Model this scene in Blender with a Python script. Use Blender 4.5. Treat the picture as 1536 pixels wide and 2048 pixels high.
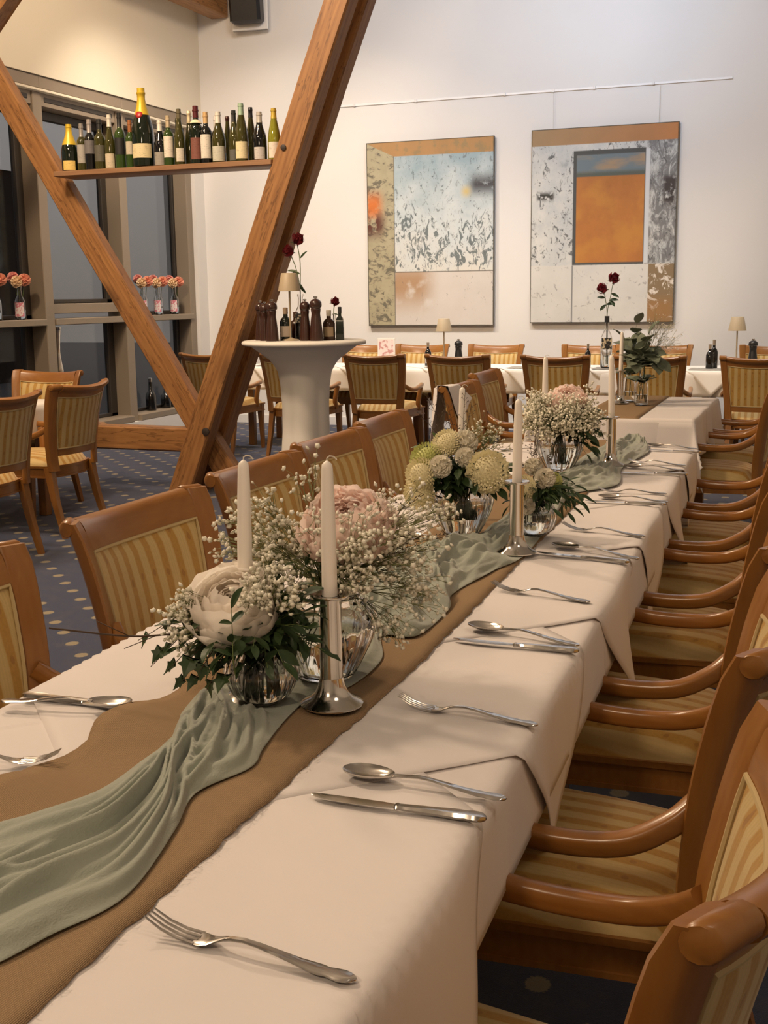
import bpy, math, random
import numpy as np
from mathutils import Vector, Matrix, Euler, noise
for _o in list(bpy.data.objects):
    bpy.data.objects.remove(_o)
SC = bpy.context.scene
COL = SC.collection
PI = math.pi
# ------------------------------------------------------------------ camera
CAM_H, PITCH, YAW, ROLL, F_PX = 1.40, .1825, .3626, -.0127, 2350.0
_s, _c = math.sin(YAW), math.cos(YAW)
_fw = Vector((-_s*math.cos(PITCH), _c*math.cos(PITCH), -math.sin(PITCH)))
_rt = Vector((_c, _s, 0)); _up = _rt.cross(_fw)
_rt, _up = (math.cos(ROLL)*_rt + math.sin(ROLL)*_up), (-math.sin(ROLL)*_rt + math.cos(ROLL)*_up)
cd = bpy.data.cameras.new('camera'); cam = bpy.data.objects.new('camera', cd); COL.objects.link(cam)
m3 = Matrix((_rt, _up, -_fw)).transposed()
cam.matrix_world = Matrix.Translation((0, 0, CAM_H)) @ m3.to_4x4()
cd.sensor_fit = 'VERTICAL'; cd.sensor_height = 36.0; cd.lens = F_PX/2048*36.0
cd.clip_start = .02; cd.clip_end = 200
SC.camera = cam
# ------------------------------------------------------------------ view, world, lights
SC.view_settings.view_transform = 'Standard'; SC.view_settings.look = 'None'
SC.view_settings.gamma = 1.0; SC.view_settings.use_curve_mapping = False
SC.view_settings.exposure = -0.55
SC.cycles.use_denoising = True
SC.cycles.max_bounces = 10; SC.cycles.transmission_bounces = 10; SC.cycles.transparent_max_bounces = 12
SC.cycles.caustics_reflective = False; SC.cycles.caustics_refractive = False
SC.cycles.sample_clamp_indirect = 6.0
wd = bpy.data.worlds.new('dusk'); SC.world = wd; wd.use_nodes = True
_nt = wd.node_tree; _bg = _nt.nodes['Background']
_tc = _nt.nodes.new('ShaderNodeTexCoord'); _sx = _nt.nodes.new('ShaderNodeSeparateXYZ'); _rp = _nt.nodes.new('ShaderNodeValToRGB')
_nt.links.new(_tc.outputs['Generated'], _sx.inputs[0]); _nt.links.new(_sx.outputs['Z'], _rp.inputs[0])
_rp.color_ramp.elements[0].position = 0.0; _rp.color_ramp.elements[0].color = (.235, .205, .185, 1)
_rp.color_ramp.elements[1].position = 0.35; _rp.color_ramp.elements[1].color = (.50, .47, .46, 1)
_nt.links.new(_rp.outputs['Color'], _bg.inputs['Color']); _bg.inputs['Strength'].default_value = 1.0

def lamp(name, loc, aim, power, size, color, spread=PI, shape='DISK'):
    l = bpy.data.lights.new(name, 'AREA'); l.shape = shape; l.size = size
    l.energy = power; l.color = color; l.spread = spread
    o = bpy.data.objects.new(name, l); COL.objects.link(o); o.location = loc
    o.rotation_euler = (Vector(aim)-Vector(loc)).to_track_quat('-Z', 'Y').to_euler()
    return o
WARM = (1.0, .74, .50); MIDW = (1.0, .82, .64); COOL = (.60, .76, 1.0)
NEUT = (1.0, .89, .76)
lamp('ceiling_light', (-3.9, 2.4, 4.7), (-.9, 2.8, .7), 160, .5, WARM)
lamp('ceiling_light', (-4.3, 5.2, 4.7), (-1.4, 4.9, .6), 150, .5, WARM)
lamp('ceiling_light', (-4.9, 4.4, 4.7), (-4.9, 7.6, 1.6), 170, .5, WARM)
lamp('ceiling_light', (-4.4, 8.6, 4.9), (-6.6, 9.2, 3.6), 47, .5, WARM)
lamp('ceiling_light', (-5.4, 9.4, 4.7), (-5.3, 10.8, .9), 80, .4, MIDW, 1.9)
lamp('ceiling_light', (-3.6, 9.5, 4.7), (-3.6, 10.5, .7), 26, .4, NEUT, 1.35)
lamp('ceiling_light', (-2.2, 9.5, 4.7), (-2.2, 10.4, .7), 23, .4, NEUT, 1.35)
lamp('ceiling_light', (-.6, 9.5, 4.7), (-.7, 10.4, .7), 23, .4, NEUT, 1.35)
lamp('picture_light', (-1.9, 9.0, 4.75), (-2.0, 11.9, 3.7), 40, .4, COOL, 2.2)
lamp('picture_light', (-4.2, 9.0, 4.75), (-4.1, 11.9, 3.4), 15, .4, (.8, .88, 1.0), 2.0)
lamp('ceiling_light', (1.5, .5, 4.8), (.2, 1.5, .5), 28, 1.0, MIDW)
lamp('ceiling_light', (-1.2, -2.5, 4.1), (-1.0, 2.6, .9), 92, .6, WARM)

# ------------------------------------------------------------------ helpers
rnd = random.Random(7)
def link(o):
    COL.objects.link(o); return o
class MB:
    def __init__(s): s.v = []; s.f = []; s.mi = []; s.cur = 0
    def add(s, vs, fs, M=None):
        b = len(s.v)
        if M is not None: vs = [tuple(M @ Vector(p)) for p in vs]
        s.v += [tuple(p) for p in vs]; s.f += [tuple(i+b for i in f) for f in fs]; s.mi += [s.cur]*len(fs)
    def box(s, x0, x1, y0, y1, z0, z1, M=None, ch=0.0):
        if ch <= 0:
            vs = [(x, y, z) for x in (x0, x1) for y in (y0, y1) for z in (z0, z1)]
            s.add(vs, [(0,1,3,2),(4,6,7,5),(0,4,5,1),(2,3,7,6),(0,2,6,4),(1,5,7,3)], M)
        else:
            rings = []
            for z, k in ((z0, ch), (z0+ch, 0), (z1-ch, 0), (z1, ch)):
                a, b_, c, d = x0+k, x1-k, y0+k, y1-k
                h = ch
                rings.append([(a+h,c,z),(b_-h,c,z),(b_,c+h,z),(b_,d-h,z),(b_-h,d,z),(a+h,d,z),(a,d-h,z),(a,c+h,z)])
            s.loft(rings, M=M)
    def loft(s, rings, closed=True, caps=True, M=None):
        n = len(rings[0]); vs = [p for r in rings for p in r]; fs = []
        for i in range(len(rings)-1):
            for j in range(n if closed else n-1):
                k = (j+1) % n
                fs.append((i*n+j, i*n+k, (i+1)*n+k, (i+1)*n+j))
        if caps and closed:
            fs.append(tuple(range(n-1, -1, -1))); fs.append(tuple((len(rings)-1)*n+j for j in range(n)))
        s.add(vs, fs, M)
    def tube(s, path, rad, n=8, M=None, sq=None):
        P = [Vector(p) for p in path]; rings = []
        up = Vector((0, 0, 1)); prev = None
        for i, p in enumerate(P):
            t = (P[min(i+1, len(P)-1)] - P[max(i-1, 0)])
            if t.length < 1e-9: t = Vector((0,0,1))
            t.normalize()
            if prev is None:
                a = up if abs(t.z) < .9 else Vector((0, 1, 0))
                u = t.cross(a).normalized()
            else:
                u = (prev - t*prev.dot(t))
                u = u.normalized() if u.length > 1e-6 else t.orthogonal().normalized()
            prev = u; w = u.cross(t)
            r = rad[i] if isinstance(rad, (list, tuple)) else rad
            ru, rw = (r, r) if sq is None else (r*sq[0], r*sq[1])
            ring = []
            for k in range(n):
                a = 2*PI*k/n + (PI/n)
                ca, sa = math.cos(a), math.sin(a)
                if sq is not None and n >= 8:
                    e = .55
                    ca = math.copysign(abs(ca)**e, ca); sa = math.copysign(abs(sa)**e, sa)
                ring.append(tuple(p + u*ca*ru + w*sa*rw))
            rings.append(ring)
        s.loft(rings, M=M)
    def lathe(s, prof, n=20, M=None, mod=None, cap=True):
        rings = []
        for r, z in prof:
            rings.append([((r*(mod(2*PI*k/n, z) if mod else 1))*math.cos(2*PI*k/n), (r*(mod(2*PI*k/n, z) if mod else 1))*math.sin(2*PI*k/n), z) for k in range(n)])
        s.loft(rings, caps=cap, M=M)
    def grid(s, fn, nu, nv, M=None):
        vs = [fn(i/nu, j/nv) for i in range(nu+1) for j in range(nv+1)]
        fs = [(i*(nv+1)+j, (i+1)*(nv+1)+j, (i+1)*(nv+1)+j+1, i*(nv+1)+j+1) for i in range(nu) for j in range(nv)]
        s.add(vs, fs, M)
    def ball(s, c, r, nu=8, nv=5, sc=(1,1,1), M=None):
        prof = []
        for i in range(nv+1):
            a = -PI/2 + PI*i/nv
            prof.append((max(1e-4, r*math.cos(a)), r*math.sin(a)))
        rings = [[(c[0]+p*math.cos(2*PI*k/nu)*sc[0], c[1]+p*math.sin(2*PI*k/nu)*sc[1], c[2]+z*sc[2]) for k in range(nu)] for p, z in prof]
        s.loft(rings, M=M)
    def mesh(s, name, mats, smooth=True, angle=None):
        me = bpy.data.meshes.new(name); me.from_pydata(s.v, [], s.f)
        if not isinstance(mats, (list, tuple)): mats = [mats]
        for m in mats: me.materials.append(m)
        if len(mats) > 1: me.polygons.foreach_set('material_index', s.mi)
        if smooth:
            me.polygons.foreach_set('use_smooth', [True]*len(me.polygons))
            if angle: me.set_sharp_from_angle(angle=math.radians(angle))
        me.update(); return me
    def build(s, name, mats, parent=None, smooth=True, angle=40):
        o = link(bpy.data.objects.new(name, s.mesh(name, mats, smooth, angle)))
        if parent: o.parent = parent
        return o
def tag(o, label, cat, group=None, kind=None):
    o['label'] = label; o['category'] = cat
    if group: o['group'] = group
    if kind: o['kind'] = kind
    return o
def structure(o, label=None):
    o['kind'] = 'structure'
    return o
def thing(name, loc, label, cat, group=None, rz=0.0, rot=None, sc=1.0):
    o = link(bpy.data.objects.new(name, None)); o.location = loc; o.empty_display_size = .05
    o.rotation_euler = rot if rot is not None else (0, 0, rz); o.scale = (sc, sc, sc) if not isinstance(sc, tuple) else sc
    return tag(o, label, cat, group)
def part(name, me, parent, label=None):
    o = link(bpy.data.objects.new(name, me)); o.parent = parent
    if label: o['label'] = label
    return o
def crom(pts, n):
    """Catmull-Rom through pts, n samples per span"""
    P = [np.array(p, float) for p in pts]; P = [2*P[0]-P[1]] + P + [2*P[-1]-P[-2]]; out = []
    for i in range(1, len(P)-2):
        for k in range(n):
            t = k/n; a, b, c, d = P[i-1:i+3]
            out.append(tuple(.5*((2*b)+(c-a)*t+(2*a-5*b+4*c-d)*t*t+(3*b-a-3*c+d)*t**3)))
    out.append(tuple(P[-2])); return out
def sstep(a, b, x):
    t = max(0, min(1, (x-a)/(b-a))); return t*t*(3-2*t)

# ------------------------------------------------------------------ materials
class NT:
    def __init__(s, name):
        s.m = bpy.data.materials.new(name); s.m.use_nodes = True
        s.t = s.m.node_tree; s.b = s.t.nodes['Principled BSDF']; s._o = None
    def n(s, t, **k):
        nd = s.t.nodes.new(t)
        for a, b in k.items(): setattr(nd, a, b)
        return nd
    def put(s, sock, v):
        if isinstance(v, bpy.types.NodeSocket): s.t.links.new(v, sock)
        elif isinstance(v, (tuple, list)) and len(v) == 3 and sock.type == 'RGBA': sock.default_value = (*v, 1)
        else: sock.default_value = v
    def obj(s):
        if s._o is None: s._o = s.n('ShaderNodeTexCoord').outputs['Object']
        return s._o
    def xyz(s, vec=None):
        nd = s.n('ShaderNodeSeparateXYZ'); s.put(nd.inputs[0], vec or s.obj()); return nd.outputs[0], nd.outputs[1], nd.outputs[2]
    def math(s, op, a, b=0.0, c=None, clamp=False):
        nd = s.n('ShaderNodeMath', operation=op); nd.use_clamp = clamp
        s.put(nd.inputs[0], a); s.put(nd.inputs[1], b)
        if c is not None: s.put(nd.inputs[2], c)
        return nd.outputs[0]
    def mapping(s, scale=(1,1,1), loc=(0,0,0), rot=(0,0,0), vec=None):
        nd = s.n('ShaderNodeMapping'); s.put(nd.inputs[0], vec or s.obj())
        nd.inputs['Scale'].default_value = scale; nd.inputs['Location'].default_value = loc; nd.inputs['Rotation'].default_value = rot
        return nd.outputs[0]
    def noise(s, scale=5, detail=4, rough=.5, vec=None, dist=0.0):
        nd = s.n('ShaderNodeTexNoise'); s.put(nd.inputs['Vector'], vec or s.obj())
        nd.inputs['Scale'].default_value = scale; nd.inputs['Detail'].default_value = detail; nd.inputs['Roughness'].default_value = rough
        nd.inputs['Distortion'].default_value = dist
        return nd.outputs['Fac']
    def ramp(s, fac, stops):
        nd = s.n('ShaderNodeValToRGB'); s.put(nd.inputs[0], fac); cr = nd.color_ramp
        while len(cr.elements) < len(stops): cr.elements.new(.5)
        for e, (p, c) in zip(cr.elements, stops): e.position = p; e.color = (*c, 1) if len(c) == 3 else c
        return nd.outputs[0]
    def mix(s, fac, a, b, blend='MIX'):
        nd = s.n('ShaderNodeMix', data_type='RGBA', blend_type=blend)
        s.put(nd.inputs[0], fac); s.put(nd.inputs[6], a); s.put(nd.inputs[7], b); return nd.outputs[2]
    def bump(s, h, strength=.3, dist=.002):
        nd = s.n('ShaderNodeBump'); nd.inputs['Strength'].default_value = strength; nd.inputs['Distance'].default_value = dist
        s.put(nd.inputs['Height'], h); s.t.links.new(nd.outputs[0], s.b.inputs['Normal'])
    def step(s, x, a, w=.01):
        nd = s.n('ShaderNodeMapRange', interpolation_type='SMOOTHSTEP'); s.put(nd.inputs[0], x)
        s.put(nd.inputs[1], a-w if not isinstance(a, bpy.types.NodeSocket) else a); s.put(nd.inputs[2], a+w); return nd.outputs[0]
    def rect(s, u, v, u0, u1, v0, v1, w=.006):
        a = s.math('MULTIPLY', s.step(u, u0, w), s.math('SUBTRACT', 1.0, s.step(u, u1, w)))
        b = s.math('MULTIPLY', s.step(v, v0, w), s.math('SUBTRACT', 1.0, s.step(v, v1, w)))
        return s.math('MULTIPLY', a, b)
    def set(s, **k):
        N = dict(color='Base Color', rough='Roughness', metal='Metallic', trans='Transmission Weight', ior='IOR', coat='Coat Weight', coatr='Coat Roughness', spec='Specular IOR Level', sheen='Sheen Weight', emis='Emission Color', emist='Emission Strength', sss='Subsurface Weight', alpha='Alpha')
        for a, v in k.items(): s.put(s.b.inputs[N[a]], v)
        return s
def plain(name, color, rough=.5, **k):
    return NT(name).set(color=color, rough=rough, **k).m

def wood(name, c1, c2, axis=0, scale=1.0, rough=.3, coat=.25, knots=False, tilt=0.0, contrast=1.0):
    t = NT(name); sc = [9*scale]*3; sc[axis] = .9*scale
    base = t.mapping((1, 1, 1), (0, 0, 0), (0, tilt, 0)); _mp = t.mapping
    def mapping(scale): return _mp(scale, vec=base)
    t.mapping = mapping
    g = t.noise(4, 6, .6, t.mapping(tuple(sc)), .6)
    w = t.n('ShaderNodeTexWave', wave_type='BANDS'); w.bands_direction = 'XYZ'[(axis+1) % 3]
    t.put(w.inputs['Vector'], t.mapping(tuple(x*.35 for x in sc))); w.inputs['Scale'].default_value = 3.0; w.inputs['Distortion'].default_value = 6; w.inputs['Detail'].default_value = 3
    f = t.math('ADD', t.math('MULTIPLY', g, .84), t.math('MULTIPLY', w.outputs['Fac'], .16))
    c = t.ramp(f, [(.5-.25/contrast, c2), (.5+.25/contrast, c1)])
    if knots:
        vn = t.n('ShaderNodeTexVoronoi'); s2 = [2.2]*3; s2[axis] = .9
        t.put(vn.inputs['Vector'], t.mapping(tuple(s2))); vn.inputs['Scale'].default_value = 1.0
        k = t.math('SUBTRACT', 1.0, t.step(vn.outputs['Distance'], .11, .07))
        c = t.mix(t.math('MULTIPLY', k, .75), c, (c2[0]*.25, c2[1]*.22, c2[2]*.2))
        cr = t.noise(2.0, 3, .6, t.mapping(tuple(x*1.2 for x in sc)))
        ck = t.math('SUBTRACT', 1.0, t.step(t.math('ABSOLUTE', t.math('SUBTRACT', cr, .5)), .012, .01))
        c = t.mix(t.math('MULTIPLY', ck, .55), c, (c2[0]*.3, c2[1]*.25, c2[2]*.2))
    t.set(color=c, rough=rough, coat=coat, coatr=.2)
    t.bump(f, .12, .002)
    return t.m
M = {}
M['chair_wood'] = wood('chair_wood', (.315, .138, .030), (.235, .090, .017), 2, 1.6, .34, .16, contrast=.7)
M['chair_wood_h'] = wood('chair_wood_across', (.315, .138, .030), (.235, .090, .017), 0, 1.6, .32, .2, contrast=.7)
M['arm_wood'] = wood('chair_wood_arm', (.315, .138, .030), (.235, .090, .017), 1, 1.6, .28, .25, contrast=.7)
def beam_wood(axis, nm, tilt=0.0): return wood(nm, (.40, .195, .066), (.22, .092, .027), axis, .9, .55, .05, True, tilt)
M['beam'] = beam_wood(2, 'timber'); M['beam_r'] = beam_wood(2, 'timber_rising', -.384); M['beam_l'] = beam_wood(2, 'timber_falling', .562); M['beam_x'] = beam_wood(0, 'timber_level'); M['beam_y'] = beam_wood(1, 'timber_deep')
M['shelf'] = wood('shelf_wood', (.34, .19, .10), (.22, .11, .05), 0, 1.2, .5, .05)

def stripes(name):
    t = NT(name); x, y, z = t.xyz()
    wob = t.math('MULTIPLY', t.math('SUBTRACT', t.noise(30, 2), .5), .004)
    u = t.math('MULTIPLY', t.math('ADD', x, wob), 1/.049)
    fr = t.math('FRACT', t.math('ADD', u, 100.0))
    band = t.math('MULTIPLY', t.step(fr, .10, .05), t.math('SUBTRACT', 1.0, t.step(fr, .56, .05)))
    fine = t.math('MULTIPLY', t.math('ADD', t.math('SINE', t.math('MULTIPLY', x, 900.0)), 1.0), .5)
    gold = t.mix(t.noise(160, 3), (.37, .20, .034), (.52, .30, .070))
    pale = t.mix(t.noise(160, 3), (.60, .45, .20), (.53, .38, .155))
    c = t.mix(band, pale, gold)
    # small woven medallions down every gold band
    yy = t.math('ADD', y, z)
    fv = t.math('FRACT', t.math('ADD', t.math('MULTIPLY', yy, 1/.075), 50.0))
    dx = t.math('MULTIPLY', t.math('SUBTRACT', fr, .33), .049/.0062); dy = t.math('MULTIPLY', t.math('SUBTRACT', fv, .5), .075/.0075)
    d2 = t.math('ADD', t.math('MULTIPLY', dx, dx), t.math('MULTIPLY', dy, dy))
    dot = t.math('SUBTRACT', 1.0, t.step(d2, .8, .4))
    c = t.mix(t.math('MULTIPLY', dot, .55), c, (.27, .115, .03))
    c = t.mix(t.math('MULTIPLY', fine, .12), c, (.30, .20, .07))
    t.set(color=c, rough=.6, sheen=.25, spec=.3)
    t.bump(t.math('ADD', fine, t.noise(400, 2)), .15, .0006)
    return t.m
M['stripe'] = stripes('striped_upholstery')
M['piping'] = plain('piping_cord', (.52, .40, .20), .6)
def cloth(name, col, bscale=260, wr=6, rough=.85, sheen=.2):
    t = NT(name)
    c = t.mix(t.noise(wr, 3), tuple(x*.94 for x in col), col)
    t.set(color=c, rough=rough, sheen=sheen, spec=.15)
    w = t.math('ADD', t.math('MULTIPLY', t.noise(wr, 4, .5), 6.0), t.math('MULTIPLY', t.noise(bscale, 2), .3))
    t.bump(w, .25, .0022)
    return t.m
M['linen'] = cloth('white_linen', (.80, .755, .74))
M['linen_far'] = cloth('white_linen_far', (.80, .765, .72), 200, 4)
M['stretch'] = cloth('stretch_cover', (.78, .75, .69), 200, 3, .7)
def burlap():
    t = NT('burlap'); x, y, z = t.xyz()
    def sn(v, k, p): return t.math('ADD', t.math('MULTIPLY', t.math('SINE', t.math('ADD', t.math('MULTIPLY', v, k), p)), .5), .5)
    nx = t.math('MULTIPLY', t.noise(60, 2), 2.5)
    a = sn(x, 2500.0, nx); b = sn(y, 2500.0, nx)
    ck = t.math('MULTIPLY', a, b)
    c = t.mix(ck, (.29, .195, .110), (.44, .305, .180))
    c = t.mix(t.math('MULTIPLY', t.noise(25, 4), .35), c, (.35, .235, .135))
    t.set(color=c, rough=.95, spec=.1); t.bump(t.math('ADD', a, b), .5, .0012)
    return t.m
M['burlap'] = burlap()
def sage():
    t = NT('sage_chiffon')
    c = t.mix(t.noise(9, 4), (.285, .315, .26), (.345, .37, .31))
    t.set(color=c, rough=.8, sheen=.35, spec=.2)
    w = t.math('ADD', t.noise(420, 2), t.math('MULTIPLY', t.noise(45, 4, .6, t.mapping((1, .6, 1)), 1.2), 2.2))
    t.bump(w, .35, .0022)
    return t.m
M['sage'] = sage()
def steel(name, c=(.66, .63, .58), r=.13):
    t = NT(name); t.set(color=c, metal=1.0, rough=t.ramp(t.noise(40, 3), [(.3, (r*.7,)*3), (.7, (r*1.5,)*3)])); return t.m
M['steel'] = steel('polished_steel'); M['silver'] = steel('silver', (.60, .57, .53), .17)
M['wax'] = plain('ivory_wax', (.95, .89, .81), .42, coat=.1)
M['wick'] = plain('wick', (.78, .72, .62), .9)
M['glass'] = NT('clear_glass').set(color=(1, 1, 1), rough=.0, trans=1.0, ior=1.46).m
M['water'] = NT('water').set(color=(.97, 1, .96), rough=0, trans=1.0, ior=1.33).m
def dark_glass(name, c): return NT(name).set(color=c, rough=.04, trans=.45, ior=1.5, coat=.3).m
M['g_dark'] = dark_glass('dark_green_glass', (.012, .020, .010)); M['g_green'] = dark_glass('green_glass', (.05, .10, .016))
M['g_olive'] = dark_glass('olive_glass', (.075, .07, .014)); M['g_yellow'] = dark_glass('yellow_green_glass', (.34, .33, .03))
M['g_black'] = dark_glass('black_glass', (.010, .010, .010))
M['leaf'] = None
def leafm(name, a, b, rough=.45):
    t = NT(name); oi = t.n('ShaderNodeObjectInfo').outputs['Random']
    c = t.mix(t.math('ADD', t.math('MULTIPLY', oi, .7), t.math('MULTIPLY', t.noise(30, 2), .3)), a, b)
    t.set(color=c, rough=rough, spec=.4); return t.m
M['leaf'] = leafm('dark_leaf', (.018, .040, .014), (.040, .075, .022))
M['leaf_light'] = leafm('fresh_leaf', (.055, .095, .028), (.11, .16, .055))
M['euca'] = leafm('eucalyptus_leaf', (.12, .15, .105), (.20, .23, .165), .6)
M['stem'] = plain('green_stem', (.13, .18, .055), .6)
M['twig'] = plain('brown_twig', (.055, .028, .014), .7)
def sheer(t, col, amt):
    tr_ = t.n('ShaderNodeBsdfTranslucent'); mx = t.n('ShaderNodeMixShader'); mx.inputs[0].default_value = amt
    t.put(tr_.inputs['Color'], col); out = t.t.nodes['Material Output']
    t.t.links.new(t.b.outputs[0], mx.inputs[1]); t.t.links.new(tr_.outputs[0], mx.inputs[2]); t.t.links.new(mx.outputs[0], out.inputs[0])
def petalm(name, a, b):
    t = NT(name); oi = t.n('ShaderNodeObjectInfo').outputs['Random']
    c = t.mix(oi, a, b); t.set(color=c, rough=.6, sheen=.2, spec=.2); sheer(t, c, .55); return t.m
M['peony_white'] = petalm('ivory_petal', (.97, .91, .84), (.98, .95, .90))
M['peony_pink'] = petalm('blush_petal', (.98, .815, .75), (.99, .89, .84))
M['gyp'] = plain('baby_breath_white', (.86, .83, .70), .7)
M['gyp_stem'] = plain('baby_breath_stem', (.24, .26, .11), .7)
M['rose_red'] = petalm('deep_red_petal', (.13, .006, .010), (.19, .010, .016))
def bloomm(name, a, b):
    t = NT(name); t.set(color=t.mix(t.noise(60, 3), a, b), rough=.65, spec=.2); return t.m
M['cream'] = bloomm('cream_petal', (.74, .66, .38), (.85, .80, .58))
M['lime'] = bloomm('lime_petal', (.42, .46, .13), (.66, .66, .30))
M['white_petal'] = bloomm('white_petal', (.80, .74, .60), (.86, .83, .72))
M['coral'] = bloomm('coral_petal', (.78, .30, .20), (.85, .45, .32)); M['rosepink'] = bloomm('pink_petal', (.78, .30, .28), (.85, .48, .42))
M['apricot'] = bloomm('apricot_petal', (.86, .62, .38), (.88, .72, .52))
M['wall'] = None
def wallm(name, c):
    t = NT(name); t.set(color=t.mix(t.noise(1.3, 3), tuple(x*.97 for x in c), c), rough=.85, spec=.2); t.bump(t.noise(90, 4), .08, .002); return t.m
M['wall'] = wallm('white_plaster', (.80, .785, .765)); M['wall_cream'] = wallm('cream_plaster', (.80, .74, .61))
M['frame'] = plain('taupe_frame', (.27, .22, .165), .5); M['sash'] = plain('dark_sash', (.035, .028, .022), .5)
def carpet():
    t = NT('blue_carpet'); x, y, z = t.xyz()
    def lat(ox, oy):
        px, py = .264, .25
        fx = t.math('SUBTRACT', t.math('FRACT', t.math('ADD', t.math('MULTIPLY', t.math('SUBTRACT', x, ox), 1/px), 40.5)), .5)
        fy = t.math('SUBTRACT', t.math('FRACT', t.math('ADD', t.math('MULTIPLY', t.math('SUBTRACT', y, oy), 1/py), 40.5)), .5)
        a = t.math('MULTIPLY', fx, px/.027); b = t.math('MULTIPLY', fy, py/.029)
        return t.math('ADD', t.math('MULTIPLY', a, a), t.math('MULTIPLY', b, b))
    d = t.math('MINIMUM', lat(-3.005, 4.043), lat(-2.873, 4.168))
    m = t.math('SUBTRACT', 1.0, t.step(t.math('ADD', d, t.math('MULTIPLY', t.math('SUBTRACT', t.noise(160, 2), .5), 1.1)), .95, .25))
    base = t.mix(t.noise(70, 4), (.018, .027, .064), (.040, .056, .115))
    base = t.mix(t.math('MULTIPLY', t.step(t.noise(14, 3), .58, .06), .25), base, (.085, .075, .085))
    c = t.mix(t.math('MULTIPLY', m, .8), base, (.34, .28, .17))
    t.set(color=c, rough=.95, spec=.1, sheen=.3); t.bump(t.noise(500, 2), .5, .004)
    return t.m
M['carpet'] = carpet()
M['mill'] = plain('dark_mill_wood', (.040, .014, .008), .28, coat=.4); M['black'] = plain('black_plastic', (.012, .012, .013), .35)
M['lampshade'] = plain('taupe_metal_shade', (.42, .34, .23), .5); M['paper'] = plain('label_paper', (.72, .68, .58), .7)

# ------------------------------------------------------------------ room
XL, XR, YB, YF, ZC = -6.6, 3.6, 11.9, -3.2, 5.2
def slab(name, x0, x1, y0, y1, z0, z1, mat, parent=None):
    b = MB(); b.box(x0, x1, y0, y1, z0, z1); o = b.build(name, mat, parent, False)
    if not parent: structure(o)
    return o
slab('floor', XL-.4, XR+.2, YF-.2, YB+.2, -.12, 0, M['carpet'])
slab('ceiling', XL-.4, XR+.2, YF-.2, YB+.2, ZC, ZC+.15, M['wall'])
slab('wall_back', XL-.4, XR+.2, YB, YB+.2, 0, ZC, M['wall'])
slab('wall_right', XR, XR+.2, YF, YB, 0, ZC, M['wall'])
slab('wall_front', XL-.4, XR+.2, YF-.2, YF, 0, ZC, M['wall'])
WT, WY1 = 3.33, 11.70                                # top of the window opening, its end near the corner
slab('wall_left', XL-.4, XL, YF, YB, WT, ZC, M['wall_cream'])
slab('wall_left_pier', XL-.4, XL, WY1, YB, 0, WT, M['wall'])
slab('wall_left_plinth', XL-.4, XL, YF, WY1, 0, .16, M['wall'])
slab('wall_left_end', XL-.4, XL, YF, 3.8, .16, WT, M['wall_cream'])
slab('baseboard_back', XL, XR, YB-.02, YB, 0, .09, M['wall'])
slab('ground_outside', -40, XL-.4, -20, 40, -.4, -.3, plain('dusk_ground', (.055, .053, .055), .9))
# window wall: three deep bays of taupe timber with a shelf rail, each bay a window of its own
bays = [(3.8, 5.15), (5.15, 6.45), (6.45, 7.75), (7.75, 9.05), (9.05, 10.35), (10.35, WY1)]
M['pane'] = NT('window_pane').set(color=(.92, .95, .97), rough=.01, trans=1.0, ior=1.18).m
for i, (ya, yb) in enumerate(bays):
    w = thing('window_%d' % (i+1), (XL, ya, 0), 'bay of the window wall', 'window'); w['kind'] = 'structure'
    del w['category']; del w['label']
    def wp(name, boxes, mat):
        b = MB()
        for bx in boxes: b.box(*bx, ch=.006)
        o = b.build(name, mat, w, True); o.matrix_parent_inverse = Matrix.Translation((-XL, -ya, 0)); return o
    last = i == len(bays)-1
    ym = .065
    wp('mullion', [(-6.86, -6.645, yb-(.12 if last else ym), yb+(.0 if last else ym), .16, 3.2)], M['frame'])
    wp('shelf_rail', [(-6.86, -6.63, ya+ym, yb-ym, 1.165, 1.225)], M['frame'])
    wp('head_frame', [(-6.86, -6.66, ya+ym, yb-ym, 3.08, 3.2)], M['frame'])
    wp('head_board', [(-6.86, -6.615, ya, yb, 3.222, WT-.002)], M['frame'])
    wp('head_trim', [(-6.86, -6.61, ya, yb, 3.196, 3.222)], M['wall_cream'])
    wp('sill', [(-6.86, -6.60, ya+ym, yb-ym, .16, .225)], M['frame'])
    a, b_ = ya+ym, yb-ym
    hi = 1.36 if i == 4 else 1.225
    wp('sash', [(-6.86, -6.80, a, a+.05, hi, 3.08), (-6.86, -6.80, b_-.09, b_, hi, 3.08), (-6.86, -6.80, a, b_, 3.0, 3.08), (-6.86, -6.80, a, b_, hi, hi+.04)], M['sash'])
    wp('lower_sash', [(-6.86, -6.80, a, a+.05, .225, 1.165), (-6.86, -6.80, b_-.11, b_, .225, 1.165), (-6.86, -6.80, a, b_, .225, .26)], M['sash'])
    if i == 4:
        wp('casement_rail', [(-6.84, -6.70, a, b_, 1.268, 1.36)], M['frame'])
        wp('handle', [(-6.80, -6.72, a+.02, a+.045, 1.66, 1.80)], M['silver'])
    if i in (3, 4, 5):
        wp('vent_slot', [(-6.70, -6.655, a+.05, b_-.05, 3.12, 3.165)], M['sash'])
    for nm, z0, z1 in (('pane', hi+.03, 3.01), ('lower_pane', .25, 1.17)):
        wp(nm, [(-6.842, -6.832, a+.02, b_-.02, z0, z1)], M['pane'])
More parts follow.
